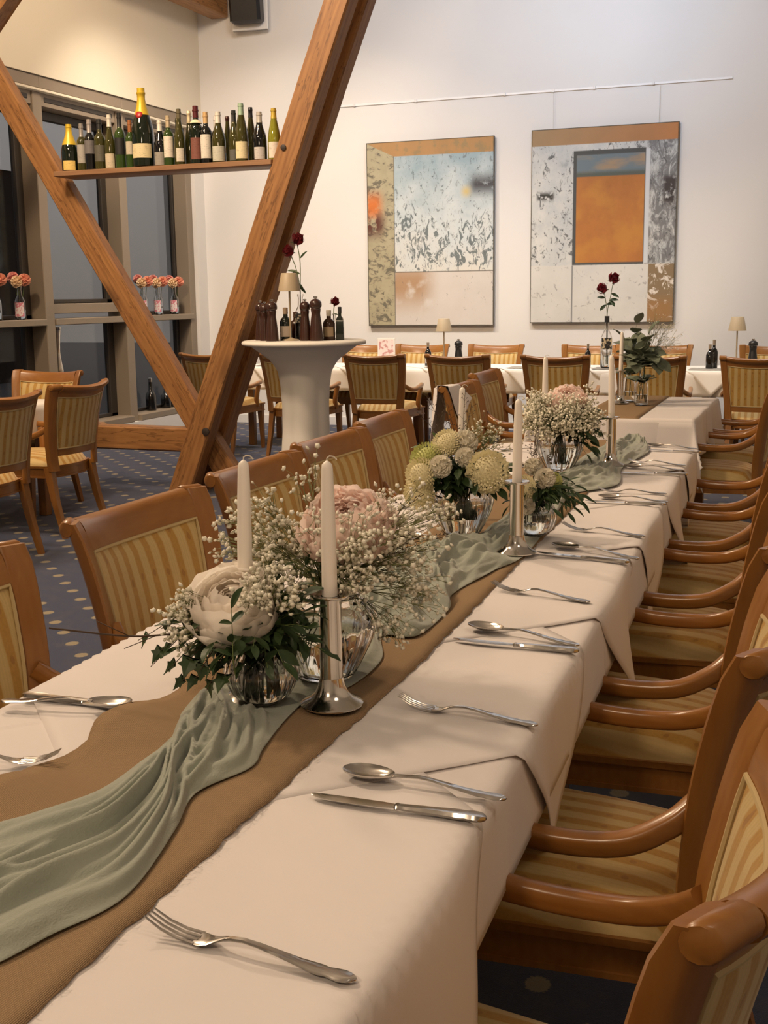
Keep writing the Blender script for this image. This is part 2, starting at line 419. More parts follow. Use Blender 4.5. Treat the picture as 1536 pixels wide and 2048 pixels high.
# dark neighbouring house outside the window
bt = thing('neighbour_house', (-19, 17.4, -.3), 'dark brown brick house outside behind the leftmost window panes', 'house')
b = MB(); b.box(-3, 3, -4, 4, 0, 4.3); o = b.build('house_wall', wallm('dark_brick', (.028, .020, .016)), bt, False)
b = MB(); b.loft([[(-3.2, y, 4.3), (3.05, y, 4.3), (0, y, 4.7)] for y in (-4.2, 4.2)]); b.build('roof', plain('roof_tile', (.02, .018, .02), .8), bt, False)

# ------------------------------------------------------------------ timber truss
tr = thing('timber_truss', (-4.3, 7.45, 0), 'brown timber truss of crossing diagonal beams in front of the window wall', 'timber truss')
def tpart(name, mb, mat, parent=tr):
    o = mb.build(name, mat, parent, True, 30)
    o.matrix_parent_inverse = Matrix.Translation((4.3, -7.45, 0)); return o
def diag(x0, z0, x1, z1, wx, y0, y1, ch=.012):
    """slanting beam between (x0,z0) and (x1,z1): left edge given, wx wide along x"""
    b = MB(); rings = []; n = 7
    for k in range(n+1):
        t = k/n; x = x0+(x1-x0)*t; z = z0+(z1-z0)*t
        j = .004*math.sin(k*2.3+x0); h = ch
        rings.append([(x+h+j, y0, z), (x+wx-h+j, y0, z), (x+wx+j, y0+h, z), (x+wx+j, y1-h, z), (x+wx-h+j, y1, z), (x+h+j, y1, z), (x+j, y1-h, z), (x+j, y0+h, z)])
    b.loft(rings); return b
tpart('brace', diag(-4.44, 0, -2.50, 4.8, -.0+.185, 7.27, 7.415), M['beam_r'])
tpart('brace', diag(-4.44, 0, -2.50, 4.8, .185, 7.535, 7.68), M['beam_r'])
tpart('brace', diag(-4.042, 0, -6.05, 3.19, .205, 7.418, 7.532), M['beam_l'])
tpart('brace', diag(-6.50, 2.62, -4.36, 4.75, -.24, 7.36, 7.50), M['beam_r'])
b = MB(); b.box(-5.12, -4.30, 7.41, 7.54, .297, .472, ch=.012); tpart('tie_beam', b, M['beam_x'])
b = MB(); b.box(-5.27, -5.122, 7.38, 7.60, .290, .478, ch=.012); tpart('tie_beam', b, M['beam_y'])
b = MB(); b.lathe([(.02, 0), (.028, .004), (.028, .014), (.016, .018)], 10, Matrix.Translation((-4.09, 7.272, .47)) @ Matrix.Rotation(PI/2, 4, 'X')); tpart('bolt', b, plain('rusty_iron', (.03, .02, .015), .6))
b = MB(); b.lathe([(.014, 0), (.02, .004), (.02, .01), (.01, .013)], 10, Matrix.Translation((-3.43, 7.272, 2.36)) @ Matrix.Rotation(PI/2, 4, 'X')); tpart('bolt', b, plain('dark_iron', (.03, .02, .015), .6))
cb = MB(); cb.box(-6.42, -6.215, 3.5, 11.88, 4.335, 4.56, ch=.012); tag(cb.build('roof_beam', M['beam_y']), 'level brown roof beam ending high on the white back wall', 'beam')
# speaker on the back wall
SP = (-5.9064,11.7500,4.3591)
sp = thing('wall_speaker', SP, 'black loudspeaker on its white bracket high on the back wall', 'speaker', rz=.12)
b = MB(); b.box(-.17, .17, -.15, .02, -.14, .46, M=Matrix.Rotation(.12, 4, 'X'), ch=.03); b.build('cabinet', M['black'], sp)
b = MB(); b.box(-.20, .20, .025, .05, -.20, .5, ch=.01); b.box(-.06, .06, .05, .15, .0, .2); b.build('bracket', M['wall'], sp)
# picture rail, wires, paintings
b = MB(); b.box((-5.1712,11.8800,3.2958)[0], (-0.9875,11.8800,3.2853)[0], 11.889, 11.899, 3.337, 3.361, ch=.003)
rail = b.build('picture_rail', plain('white_enamel', (.86, .86, .86), .35)); tag(rail, 'thin white picture rail running along the back wall above both paintings', 'picture rail')
for p in ((-4.7858,11.8600,3.3981), (-4.1042,11.8600,3.3527), (-3.1695,11.8600,3.2904), (-2.6805,11.8600,3.2577), (-2.2778,11.8600,3.2309), (-1.7146,11.8600,3.1933)):
    b = MB(); b.box(p[0]-.012, p[0]+.012, 11.880, 11.890, 3.333, 3.365, ch=.003); b.build('rail_clip', plain('clip', (.75, .75, .75), .3), rail)
def painting(nm, x0, x1, z0, z1, mat, label, wires, tilt):
    t = thing(nm, ((x0+x1)/2, 11.892, z0), label, 'painting'); W, Hh = x1-x0, z1-z0
    t.rotation_euler = (0, tilt, 0)
    b = MB(); b.box(-W/2, W/2, -.042, -.006, 0, Hh, ch=.004); b.build('canvas', mat, t)
    b = MB(); e = .006
    for q in ((-W/2-e, -W/2, -.04, -.008, -e, Hh+e), (W/2, W/2+e, -.04, -.008, -e, Hh+e), (-W/2, W/2, -.04, -.008, -e, 0), (-W/2, W/2, -.04, -.008, Hh, Hh+e)): b.box(*q)
    b.build('frame', plain('slim_dark_frame', (.10, .09, .07), .5), t, False)
    for x in wires:
        b = MB(); b.tube([(x, -.02, Hh-.05), (x, -.02, 3.335-z0)], .0022, 6); b.build('hanging_wire', plain('wire', (.6, .6, .6), .4), t)
    return t
def paint_base(nm, W, H):
    t = NT(nm); x, y, z = t.xyz()
    return t, t.math('ADD', t.math('MULTIPLY', x, 1/W), .5), t.math('MULTIPLY', z, 1/H)
P1 = ((-4.6367,11.8600,2.9504), (-3.2724,11.8600,1.0834)); P2 = ((-2.8774,11.8600,2.9780), (-1.4628,11.8600,1.1070))
def scratches(t, sc, lo, hi, det=6, dist=1.5):
    return t.step(t.noise(sc, det, .68, t.mapping((1.6, 1, .8)), dist), lo, hi)
def art1():
    W, H = P1[1][0]-P1[0][0], P1[0][2]-P1[1][2]
    t, u, v = paint_base('abstract_painting_blue_white', W, H)
    big = t.noise(3.0, 5, .6)
    c = t.ramp(t.math('ADD', t.math('MULTIPLY', v, .55), t.math('MULTIPLY', big, .5)), [(.35, (.70, .68, .62)), (.56, (.60, .66, .68)), (.78, (.30, .41, .47))])
    dens = t.math('SUBTRACT', .60, t.math('MULTIPLY', t.rect(u, v, .2, 1.1, .28, .60, .1), .09))
    s1 = t.noise(9, 7, .70, t.mapping((1.8, 1, .9)), 1.2)
    m = t.n('ShaderNodeMapRange', interpolation_type='SMOOTHSTEP'); t.put(m.inputs[0], s1); t.put(m.inputs[1], dens); t.put(m.inputs[2], t.math('ADD', dens, .05))
    c = t.mix(t.math('MULTIPLY', m.outputs[0], .85), c, (.07, .10, .11))
    s2 = t.step(t.noise(26, 5, .66, t.mapping((1, 1, .6)), .8), .61, .03)
    c = t.mix(t.math('MULTIPLY', s2, .6), c, (.10, .12, .13))
    c = t.mix(t.math('MULTIPLY', t.rect(u, v, .82, 1.1, .71, .80, .05), t.step(t.noise(9, 5, .7), .42, .1)), c, (.05, .05, .06))
    c = t.mix(t.rect(u, v, .76, .82, .70, .74, .03), c, (.62, .47, .15))
    low = t.mix(t.noise(4, 5, .6), (.58, .54, .50), (.70, .66, .62))
    low = t.mix(t.math('MULTIPLY', t.rect(u, v, .12, .50, .12, .34, .1), t.step(t.noise(6, 4), .42, .12)), low, (.42, .27, .16))
    low = t.mix(t.math('MULTIPLY', scratches(t, 13, .66, .03), .7), low, (.16, .15, .14))
    c = t.mix(t.math('SUBTRACT', 1.0, t.step(v, .295, .004)), c, low)
    side = t.mix(t.noise(7, 5, .65), (.30, .27, .18), (.50, .45, .30))
    side = t.mix(t.math('MULTIPLY', t.step(t.noise(10, 6, .7, t.mapping((1, 1, 1.5)), 1.0), .56, .05), .8), side, (.085, .08, .065))
    side = t.mix(t.math('MULTIPLY', t.rect(u, v, -.1, .11, .60, .72, .05), t.step(t.noise(8, 3), .38, .1)), side, (.60, .17, .035))
    side = t.mix(t.math('MULTIPLY', t.rect(u, v, -.1, .13, .50, .62, .05), t.step(t.noise(11, 3), .45, .08)), side, (.10, .03, .02))
    c = t.mix(t.math('SUBTRACT', 1.0, t.step(u, .218, .003)), c, side)
    top = t.mix(t.noise(5, 5, .6, t.mapping((1, 1, .4))), (.33, .20, .085), (.50, .27, .10))
    top = t.mix(t.math('MULTIPLY', t.step(t.noise(11, 4), .6, .06), .5), top, (.22, .20, .11))
    tb = t.step(t.math('ADD', v, t.math('MULTIPLY', t.math('MINIMUM', t.math('SUBTRACT', u, .22), 0.0), .345)), .923, .003)
    c = t.mix(tb, c, top)
    ln = t.math('MAXIMUM', t.rect(u, v, .215, .222, -.1, .925, .002), t.rect(u, v, .218, 1.1, .292, .298, .002))
    c = t.mix(t.math('MULTIPLY', ln, .8), c, (.12, .11, .09))
    t.set(color=c, rough=.6); t.bump(s1, .3, .004); return t.m
def art2():
    W, H = P2[1][0]-P2[0][0], P2[0][2]-P2[1][2]
    t, u, v = paint_base('abstract_painting_orange_window', W, H)
    big = t.noise(4, 5, .65)
    c = t.ramp(t.math('ADD', t.math('MULTIPLY', big, .7), t.math('MULTIPLY', v, .1)), [(.28, (.66, .66, .63)), (.50, (.50, .53, .54)), (.62, (.22, .24, .26))])
    s1 = t.noise(11, 7, .72, t.mapping((1.4, 1, 1)), 1.3)
    c = t.mix(t.math('MULTIPLY', t.step(s1, .58, .035), .85), c, (.05, .055, .06))
    right = t.math('MULTIPLY', t.step(u, .80, .01), t.step(v, .30, .01))
    c = t.mix(t.math('MULTIPLY', right, t.math('MULTIPLY', t.step(t.noise(9, 7, .72, t.mapping((1.5, 1, .7)), 1.0), .47, .10), .8)), c, (.09, .09, .095))
    c = t.mix(t.math('MULTIPLY', t.rect(u, v, .91, 1.0, .60, .74, .02), t.step(t.noise(18, 3), .45, .06)), c, (.04, .03, .03))
    c = t.mix(t.math('MULTIPLY', t.rect(u, v, .04, .16, .64, .68, .015), t.step(t.noise(25, 3), .45, .06)), c, (.03, .03, .025))
    low = t.mix(t.noise(5, 5), (.55, .55, .52), (.72, .70, .66))
    low = t.mix(t.math('MULTIPLY', t.step(t.noise(14, 6, .65, None, 1.0), .63, .04), .6), low, (.2, .19, .18))
    br = t.mix(t.step(t.noise(9, 5, .7, None, .8), .56, .04), (.23, .16, .085), (.72, .66, .58))
    br = t.mix(t.math('MULTIPLY', t.rect(u, v, .8, 1, .0, .12, .04), .6), br, (.36, .17, .045))
    low = t.mix(t.step(u, .825, .005), low, br)
    low = t.mix(t.rect(u, v, .293, .302, -.1, .3, .004), low, (.20, .20, .20))
    c = t.mix(t.math('SUBTRACT', 1.0, t.step(v, .30, .004)), c, low)
    top = t.mix(u, t.mix(t.noise(7, 4), (.28, .20, .10), (.36, .24, .13)), t.mix(t.noise(7, 4), (.38, .17, .055), (.50, .20, .06)))
    c = t.mix(t.step(v, .918, .003), c, top)
    # the painted window: dark reveal, pale right jamb, grey-blue sky over an orange field
    c = t.mix(t.rect(u, v, .775, .82, .305, .88, .004), c, (.60, .63, .66))
    c = t.mix(t.rect(u, v, .295, .79, .30, .885, .003), c, (.06, .065, .065))
    land = t.mix(t.noise(5, 6, .6), (.29, .10, .024), (.55, .215, .042))
    land = t.mix(t.math('MULTIPLY', t.step(t.noise(3, 4), .56, .08), .7), land, (.52, .23, .040))
    sky = t.mix(t.step(t.noise(5, 4, .5, t.mapping((.5, 1, 1.6))), .55, .12), (.14, .19, .22), (.34, .24, .15))
    sky = t.mix(t.rect(u, v, .2, .9, .74, .775, .012), sky, (.085, .10, .085))
    inner = t.mix(t.step(v, .752, .004), land, sky)
    c = t.mix(t.rect(u, v, .318, .785, .312, .862, .004), c, inner)
    t.set(color=c, rough=.6); t.bump(s1, .3, .004); return t.m
painting('painting', P1[0][0], P1[1][0], P1[1][2], P1[0][2], art1(), 'tall abstract painting in pale blue and white with a beige left band', (), -.0)
pt2 = painting('painting', P2[0][0], P2[1][0], P2[1][2], P2[0][2], art2(), 'tall abstract painting with an orange field seen in a dark window shape', (-.5, .52), -.0)

# ------------------------------------------------------------------ chairs
def back_y(z):
    zz = [0, .20, .42, .55, .70, .82, .90, .96]; yy = [-.330, -.272, -.232, -.240, -.262, -.292, -.320, -.345]
    return float(np.interp(z, zz, yy)*.5 + (np.interp(z-.03, zz, yy)+np.interp(z+.03, zz, yy))*.25)
def sag(x): return -.072 + .072*(x/.275)**2
def half_w(z): return .203 + (z-.40)*(.257-.203)/.52
def crest(x, z): return z - .022*max(0, 1-(x/.275)**2)*sstep(.5, .86, z)
CH = []                                                # (name, mesh, parent index or None)
def cpart(name, mb, mat, par=None, angle=45):
    CH.append((name, mb.mesh(name, mat, True, angle), par)); return len(CH)-1
for s in (-1, 1):                                      # stiles
    b = MB(); rings = []
    for k in range(15):
        z = .40 + (.912-.40)*k/14; w = s*half_w(z); y = back_y(z); hx, hy, h = .027, .018, .006
        if k == 14: hy, hx = .012, .026
        r = [(w-hx+h, -hy), (w+hx-h, -hy), (w+hx, -hy+h), (w+hx, hy-h), (w+hx-h, hy), (w-hx+h, hy), (w-hx, hy-h), (w-hx, -hy+h)]
        rings.append([(x, y+q+sag(x), z) for x, q in r])
    b.loft(rings)
    rings = []
    for xx in (-.027, -.024, .024, .027):
        x = s*half_w(.90)+xx; rr = .019 if abs(xx) < .026 else .0165
        rings.append([(x, back_y(.9)-.019+sag(x)+rr*math.cos(a*PI/6), .899+rr*math.sin(a*PI/6)) for a in range(12)])
    b.loft(rings); cpart('stile', b, M['chair_wood'])
b = MB(); rings = []                                   # top rail with a rolled back edge
prof = [(.016, .848), (.017, .866), (.017, .902), (.013, .913), (.004, .919), (-.010, .920), (-.024, .917), (-.035, .909), (-.039, .898), (-.035, .887), (-.024, .881), (-.015, .876), (-.013, .866), (-.013, .848)]
for k in range(17):
    w = half_w(.88)-.0275; x = -w + 2*w*k/16
    rings.append([(x, back_y(z)+q+sag(x), z) for q, z in prof])
rings = [[(x, y, crest(x, z)) for x, y, z in r] for r in rings]; b.loft(rings); cpart('top_rail', b, M['chair_wood_h'])
b = MB(); rings = []
for k in range(9):
    w = half_w(.51)-.024; x = -w+2*w*k/8
    rings.append([(x, back_y(z)+q+sag(x), z) for q, z in ((.014, .488), (.014, .528), (-.012, .528), (-.012, .488))])
b.loft(rings); cpart('lower_rail', b, M['chair_wood_h'])
b = MB()                                               # upholstered back, front and rear face
def bp(side):
    def fn(u, v):
        z = .527+(.850-.527)*v; w = half_w(z)-.026; x = -w+2*w*u
        e = (1-(2*u-1)**6)*(1-(2*v-1)**6)
        return (x, back_y(z)+sag(x)+side*(.0125+.012*max(0, e)**.6), crest(x, z))
    return fn
b.grid(bp(1), 16, 10); b.grid(lambda u, v: bp(-.7)(1-u, v), 16, 10)
bpi = cpart('back_cushion', b, M['stripe'], None, None)
b = MB()
for side in (1, -.75):
    path = []
    for q in range(44):
        t = q/44*4; k = int(t); f = t-k
        u, v = [(f, 0), (1, f), (1-f, 1), (0, 1-f)][k]
        z = .531+(.846-.531)*v; w = half_w(z)-.030; x = -w+2*w*u
        path.append((x, back_y(z)+sag(x)+side*.017, crest(x, z)))
    path.append(path[0]); b.tube(path, .0042, 6)
cpart('piping', b, M['piping'], bpi)
b = MB()                                               # seat cushion
def seat(u, v):
    t_ = 2*v-1; s_ = 2*u-1; y = -.215+.475*v; w = .205+(.25-.205)*v
    e = max(0, (1-s_**8)*(1-t_**8))
    y -= .055*(1-s_*s_)*(1-v); x = w*s_*(1-.06*max(0, t_)**6); y += .018*(1-s_*s_)*max(0, t_)
    return (x, y, .424+.052*e**.45+.020*(1-s_*s_)*(1-t_*t_))
b.grid(seat, 18, 16); cpart('seat', b, M['stripe'], None, None)
b = MB()                                               # moulded seat frame
def fr(z0, z1, o):
    P = [(-.205-o, -.222-o), (.205+o, -.222-o), (.252+o, .262+o), (-.252-o, .262+o)]; I = [(-.18, -.20), (.18, -.20), (.225, .235), (-.225, .235)]
    rg = []
    for q in range(9):
        x = (-.205-o)+(.41+2*o)*q/8; yy = -.222-o-.055*(1-(x/.205)**2 if abs(x) < .205 else 0)
        rg.append([(x, yy, z0), (x, yy+.03, z0), (x, yy+.03, z1), (x, yy, z1)])
    b.loft(rg)
    for k in range(1, 4):
        a, c_, d, e = P[k], P[(k+1) % 4], I[(k+1) % 4], I[k]
        b.loft([[(*a, z0), (*c_, z0), (*d, z0), (*e, z0)], [(*a, z1), (*c_, z1), (*d, z1), (*e, z1)]])
fr(.412, .426, .007); fr(.362, .412, .0); fr(.355, .365, .005); cpart('seat_frame', b, M['chair_wood_h'], None, 30)
for s in (-1, 1):
    b = MB(); rings = []
    for z, h, dx, dy in ((.412, .024, 0, 0), (.36, .024, 0, 0), (.2, .019, .004, .004), (0, .0135, .010, .010)):
        cx, cy = s*(.226+dx), .236+dy
        rings.append([(cx+a*h, cy+c_*h, z) for a, c_ in ((-1, -1), (1, -1), (1, 1), (-1, 1))])
    b.loft(rings); cpart('leg', b, M['chair_wood'], None, 30)
    b = MB(); rings = []
    for z in (.42, .33, .22, .11, 0):
        h = .0135+.009*z/.42; cx = s*(.204+(.42-z)*.03); cy = back_y(z)
        rings.append([(cx+a*h, cy+c_*h*1.1, z) for a, c_ in ((-1, -1), (1, -1), (1, 1), (-1, 1))])
    b.loft(rings); cpart('leg', b, M['chair_wood'], None, 30)
    b = MB()
    path = crom([(s*.222, -.266, .668), (s*.244, -.228, .636), (s*.270, -.16, .607), (s*.276, -.05, .600), (s*.270, .08, .612), (s*.258, .175, .622), (s*.252, .215, .616)], 5)
    n_ = len(path); b.tube(path, [.0155]*(n_-3)+[.0145, .011, .005], 12, sq=(1.0, 1.15))
    ai = cpart('arm', b, M['arm_wood'], None, 60)
    b = MB(); path = crom([(s*.240, .150, .40), (s*.238, .135, .46), (s*.246, .140, .53), (s*.256, .155, .60)], 5)
    b.tube(path, [.019]*len(path), 8, sq=(1, 1.1)); cpart('arm_post', b, M['chair_wood'], ai, 60)
def chair(x, y, rz, label, group, skip=()):
    t = thing('dining_chair', (x, y, 0), label, 'chair', group, rz); objs = []
    for nm, me, par in CH:
        objs.append(part(nm, me, t if par is None else objs[par]))
    return t
TB = .320                                      # from the chair's origin to its upper back
ORD = ['first', 'second', 'third', 'fourth', 'fifth', 'sixth', 'seventh', 'eighth']
GR = 'striped armchairs along the right side of the long table'
rr = [(-.07, .48), (-.070, 1.170), (-.085, 1.89), (-.092, 2.61), (-.112, 3.34), (-.13, 4.04), (-.145, 4.75)]
for k, (x, y) in enumerate(rr):
    lb = ['striped armchair nearest the camera at bottom right, only its seat in view', 'armchair at bottom right whose curved back with rolled top rail is in view'][k] if k < 2 else '%s striped armchair from the camera along the right side of the long table' % ORD[k]
    chair(x-TB, y, PI/2 + [-.05, -.06, -.03, -.04, -.02, -.03, -.02][k], lb, GR)
for k, (x, y) in enumerate([(-.33, 6.52), (-.32, 7.22)]):
    chair(x-TB+.06, y, PI/2, 'striped armchair at the %s end of the far table, right side' % ('near', 'far')[k], 'armchairs at the right of the far table')
GL = 'striped armchairs along the left side of the long table'
ll = [(-1.525, .98, 0), (-1.525, 1.655, .0), (-1.535, 2.40, -.03), (-1.575, 3.12, 0), (-1.625, 3.79, -.03), (-1.685, 4.49, .04)]
for k, (x, y, a) in enumerate(ll):
    if k == 0: continue
    chair(x+TB, y, -PI/2+a, ['', 'armchair cut by the left picture edge beside the near cutlery', 'armchair with striped back behind the ivory peony bouquet', 'armchair behind the two tall candles of the near bouquets', 'armchair fourth along the left side, left of the cream flower bouquet', 'armchair with back just left of the cream flower bouquet, fifth along'][k], GL)
chair(-1.905+TB, 6.25, -PI/2-.04, 'armchair at the far table with a white napkin over its back', 'armchairs at the left of the far table')
chair(-2.05+TB, 7.30, -PI/2, 'armchair at the far table just beyond the one with the napkin', 'armchairs at the left of the far table')
GF = 'chairs on the near side of the table by the back wall'
for k, x in enumerate([-5.20, -4.41, -3.615, -2.865, -2.06, -1.31, -.50]):
    chair(x, 9.33+TB, rnd.uniform(-.03, .03), ['chair seen between the two timber beams, back turned', 'chair half hidden behind the white cocktail table', 'chair with its back turned just right of the white cocktail table', 'back-turned chair behind the armchair with the napkin', 'back-turned chair under the gap between the two paintings', 'back-turned chair behind the eucalyptus twigs', 'back-turned chair at the right picture edge by the back wall'][k], GF)
GB = 'chairs on the wall side of the table by the back wall'
for k, x in enumerate([-4.40, -3.82, -3.06, -2.13, -1.47, -.50]):
    chair(x, 11.2-TB, PI, ['wall side chair half hidden by the small framed card', 'wall side chair behind the left table lamp', 'wall side chair just right of the left black pepper mill', 'wall side chair below the left half of the orange painting', 'wall side chair below the right half of the orange painting', 'wall side chair behind the right table lamp'][k], GB)
GW = 'armchairs around the table by the windows'
chair(-4.21-TB, 5.95, PI/2, 'back-turned striped chair with the whole back and legs in view near the windows', GW)
chair(-4.10-TB, 5.14, PI/2-.06, 'back-turned striped chair cut by the left edge near the windows', GW)
chair(-5.10, 6.86-TB, PI, 'chair facing us on the far side of the table near the windows', GW)

# ------------------------------------------------------------------ tables
def table(name, x0, x1, y0, y1, label, legs, top=.748):
    t = thing(name, ((x0+x1)/2, (y0+y1)/2, 0), label, 'table'); W, D = (x1-x0)/2, (y1-y0)/2
    b = MB(); b.box(-W, W, -D, D, top-.03, top, ch=.004); b.build('tabletop', M['chair_wood_h'], t)
    for lx in (-W+.08, W-.08):
        for ly in legs:
            b = MB(); b.box(lx-.03, lx+.03, ly-.03, ly+.03, 0, top-.03, ch=.004); b.build('leg', M['chair_wood'], t)
    return t
def drape(x, y, x0, x1, y0, y1, z, flare=.16, r=.012, wav=0.0, ph=0.0):
    """flat cloth coordinate (x,y) -> point on a table top x0..x1, y0..y1, hanging over its edges"""
    ox = max(0, x-x1, x0-x); oy = max(0, y-y1, y0-y); sx = 1 if x > x1 else -1; sy = 1 if y > y1 else -1
    cx, cy = min(max(x, x0), x1), min(max(y, y0), y1); d = math.hypot(ox, oy) if ox > 0 and oy > 0 else ox+oy
    if d <= 0: return (x, y, z)
    nx, ny = (sx*ox/d, sy*oy/d)
    if d < r*PI/2:
        a = d/r; out, dn = r*math.sin(a), r*(1-math.cos(a))
    else:
        out, dn = r + (d-r*PI/2)*flare, r + (d-r*PI/2)*(1-flare*flare)**.5
    out += wav*d*math.sin(ph+ (y if ox > oy else x)*11)
    if ox > 0 and oy > 0: out += .25*min(ox, oy)
    return (cx+nx*out, cy+ny*out, z-dn)
def cloth_mesh(flat, nu, nv, dr, name, mat, label, cat, group=None):
    b = MB(); b.grid(lambda u, v: dr(*flat(u, v)), nu, nv)
    o = b.build(name, mat, None, True, None); tag(o, label, cat, group)
    md = o.modifiers.new('thickness', 'SOLIDIFY'); md.thickness = .0012; md.offset = 1
    return o
# long table, in three tops that step a little to the left further away
EX = lambda y: -.385-.034*max(0, y-1.2)               # right edge
WX = .835
tops = [(-.6, .95), (.95, 2.5), (2.5, 3.9), (3.9, 5.02)]
for k, (a, c_) in enumerate(tops):
    e = EX(c_)-.012
    table('banquet_table', EX(a)-WX+.012, e, a+.004, c_-.004, ['near end', 'second part', 'third part', 'far part'][k]+' of the long white covered banquet table', (-(c_-a)/2+.1, (c_-a)/2-.1))
def shear(p): return (p[0]+EX(p[1])-EX(1.2), p[1], p[2])
for k, (a, c_) in enumerate([(-.6, 2.4), (2.35, 5.02)]):
    def dr(x, y):
        return shear(drape(x, y, -.385-WX, -.385, -.55, 5.02, .7495+.0006*k, .06))
    cloth_mesh(lambda u, v: (-.385-WX-.15+(WX+.30)*v, a+((c_+.14*k)-a)*u), 60, 60, dr, 'tablecloth', M['linen'], 'white linen cloth hanging just over the edge of the %s half of the long table' % ('near', 'far')[k], 'tablecloth', 'white linen tablecloths')
NZ = []
sets = [.38, 1.06, 1.83, 2.57, 3.29, 3.98, 4.66]
for k, yc in enumerate(sets):                          # square napperons laid cornerwise, each over the one before
    h = .70; z0 = .7515+.0008*k
    ang = [0, .02, -.03, .03, -.02, .02, 0][k]
    def flat(u, v):
        a, c_ = (2*u-1)*h/2, (2*v-1)*h/2
        x, y = (a+c_), (a-c_)
        return (-.80+x*math.cos(ang)-y*math.sin(ang), yc+x*math.sin(ang)+y*math.cos(ang))
    def dr(x, y):
        p = drape(x, y, -.387-WX, -.383, -.5, 5.03, z0+.0010*math.sin(x*17+y*9)**2, .10, .013, .10, k*1.7)
        return shear(p)
    o = cloth_mesh(flat, 44, 44, dr, 'table_overlay', M['linen'], 'white square overlay cloth laid cornerwise, %s from the camera, its tip hanging over the edge' % ORD[k], 'table overlay', 'white overlays laid cornerwise on the long table')
# far table, its overlays hang down the front
FX0, FX1, FY0, FY1 = -1.50, -.645, 6.20, 7.55
table('banquet_table', FX0, FX1, FY0, FY1, 'separate white covered table standing beyond the end of the long table', (-.55, .55))
cloth_mesh(lambda u, v: (FX0-.2+(FX1-FX0+.4)*v, FY0-.3+(FY1-FY0+.5)*u), 60, 60, lambda x, y: drape(x, y, FX0, FX1, FY0, FY1, .750, .05), 'tablecloth', M['linen'], 'white linen cloth covering the separate far table', 'tablecloth', 'white linen tablecloths')
for k, (yc, hh) in enumerate(((6.55, .34), (7.15, .38))):
    def flat(u, v): return (-.80-.36+.72*v, (6.02 if k == 0 else 6.75)+((.74 if k == 0 else .72))*u)
    def dr(x, y):
        xx = x if k == 0 else -.72+(x+.80)+ (y-7.1)*.25
        return drape(xx, y, FX0, FX1-.001, FY0, FY1, .7525+.001*k, .08, .013, .10, k)
    cloth_mesh(flat, 40, 40, dr, 'table_overlay', M['linen'], ['white overlay hanging down the front of the far table', 'white overlay on the far half of the far table'][k], 'table overlay', 'white overlays on the far table')
# table along the back wall and table by the windows
BX0, BX1, BY0, BY1 = -5.25, .6, 10.0, 10.75
for k in range(4):
    a = BX0+(BX1-BX0)*k/4; c_ = BX0+(BX1-BX0)*(k+1)/4
    table('banquet_table', a+.01, c_-.01, BY0, BY1, 'table along the back wall, %s from the left' % ORD[k], (-.3, .3))
    cloth_mesh(lambda u, v: (a-.03+(c_-a+.06)*u, BY0-.22+(BY1-BY0+.44)*v), 30, 40, lambda x, y: drape(x, y, BX0, BX1, BY0, BY1, .7495+.0006*k, .10, .02, .12, k), 'tablecloth', M['linen_far'], 'white cloth on the back wall table, %s from the left' % ORD[k], 'tablecloth', 'white cloths on the back wall tables')
for k, x in enumerate([-4.9, -4.0, -3.2, -2.45, -1.7, -.9, -.1]):
    h = .52
    def flat(u, v):
        a, c_ = (2*u-1)*h/2, (2*v-1)*h/2; return (x+a+c_, 10.30+a-c_)
    cloth_mesh(flat, 30, 30, lambda px, py: drape(px, py, BX0, BX1, BY0-.003, BY1+.003, .7535+.0007*k, .12, .02, .15, k), 'table_overlay', M['linen_far'], 'white cornerwise overlay on the back wall table, %s from the left' % ORD[k], 'table overlay', 'white overlays on the back wall tables')
    b = MB(); b.box(x-.20, x+.20, 10.02, 10.28, 0, .002, ch=.0005); o = b.build('place_mat', plain('grey_mat_%d' % k, (.30, .28, .25), .8)); o.location = (0, 0, .7605)
    tag(o, 'grey place mat on the back wall table, %s from the left' % ORD[k], 'place mat', 'grey place mats')
table('banquet_table', -5.75, -4.72, 5.0, 6.5, 'white covered table by the windows between the back-turned chairs', (-.6, .6))
cloth_mesh(lambda u, v: (-5.98+1.49*u, 4.8+1.9*v), 44, 44, lambda x, y: drape(x, y, -5.75, -4.72, 5.0, 6.5, .750, .08, .02, .15), 'tablecloth', M['linen_far'], 'white cloth covering the table by the windows', 'tablecloth')
b = MB()
b.grid(lambda u, v: drape(-4.95+(u+v-1)*.35, 5.75+(u-v)*.35, -5.75, -4.718, 5.0, 6.5, .7525, .1, .02), 20, 20)
tag(b.build('table_overlay', M['linen_far'], None, True, None), 'white cornerwise overlay with hanging tip on the table by the windows', 'table overlay')

# ------------------------------------------------------------------ runner and sage cloth
def topz(y):
    ks = [k for k, yc in enumerate(sets) if abs(y-yc) < .70]
    return .7515+.0008*(max(ks) if ks else 0)+.0024
def rx(y): return (-.654-.034*max(0, y-1.9), -.985-.030*max(0, y-1.9))
b = MB(); NU, NV = 260, 14
rv = random.Random(3); fr_r = [rv.uniform(-.003, .003) for _ in range(NU+1)]
def run(u, v):
    y = -.45+5.62*u; r_, l_ = rx(y); i = int(round(u*NU))
    r_ += fr_r[i]; l_ += fr_r[-i-1]
    lw = sstep(.8, 1.1, y)*(1-sstep(1.6, 2.2, y))
    l_ += lw*(.008*math.sin(y*24)+.006*math.sin(y*47+1)) - lw*.014
    x = l_+(r_-l_)*v
    z = topz(y)+.0016+lw*(1-v)**3*.014*(1+math.sin(y*22+1.2)) + .0008*math.sin(x*40+y*23)
    return (x, y, z)
b.grid(run, NU, NV)
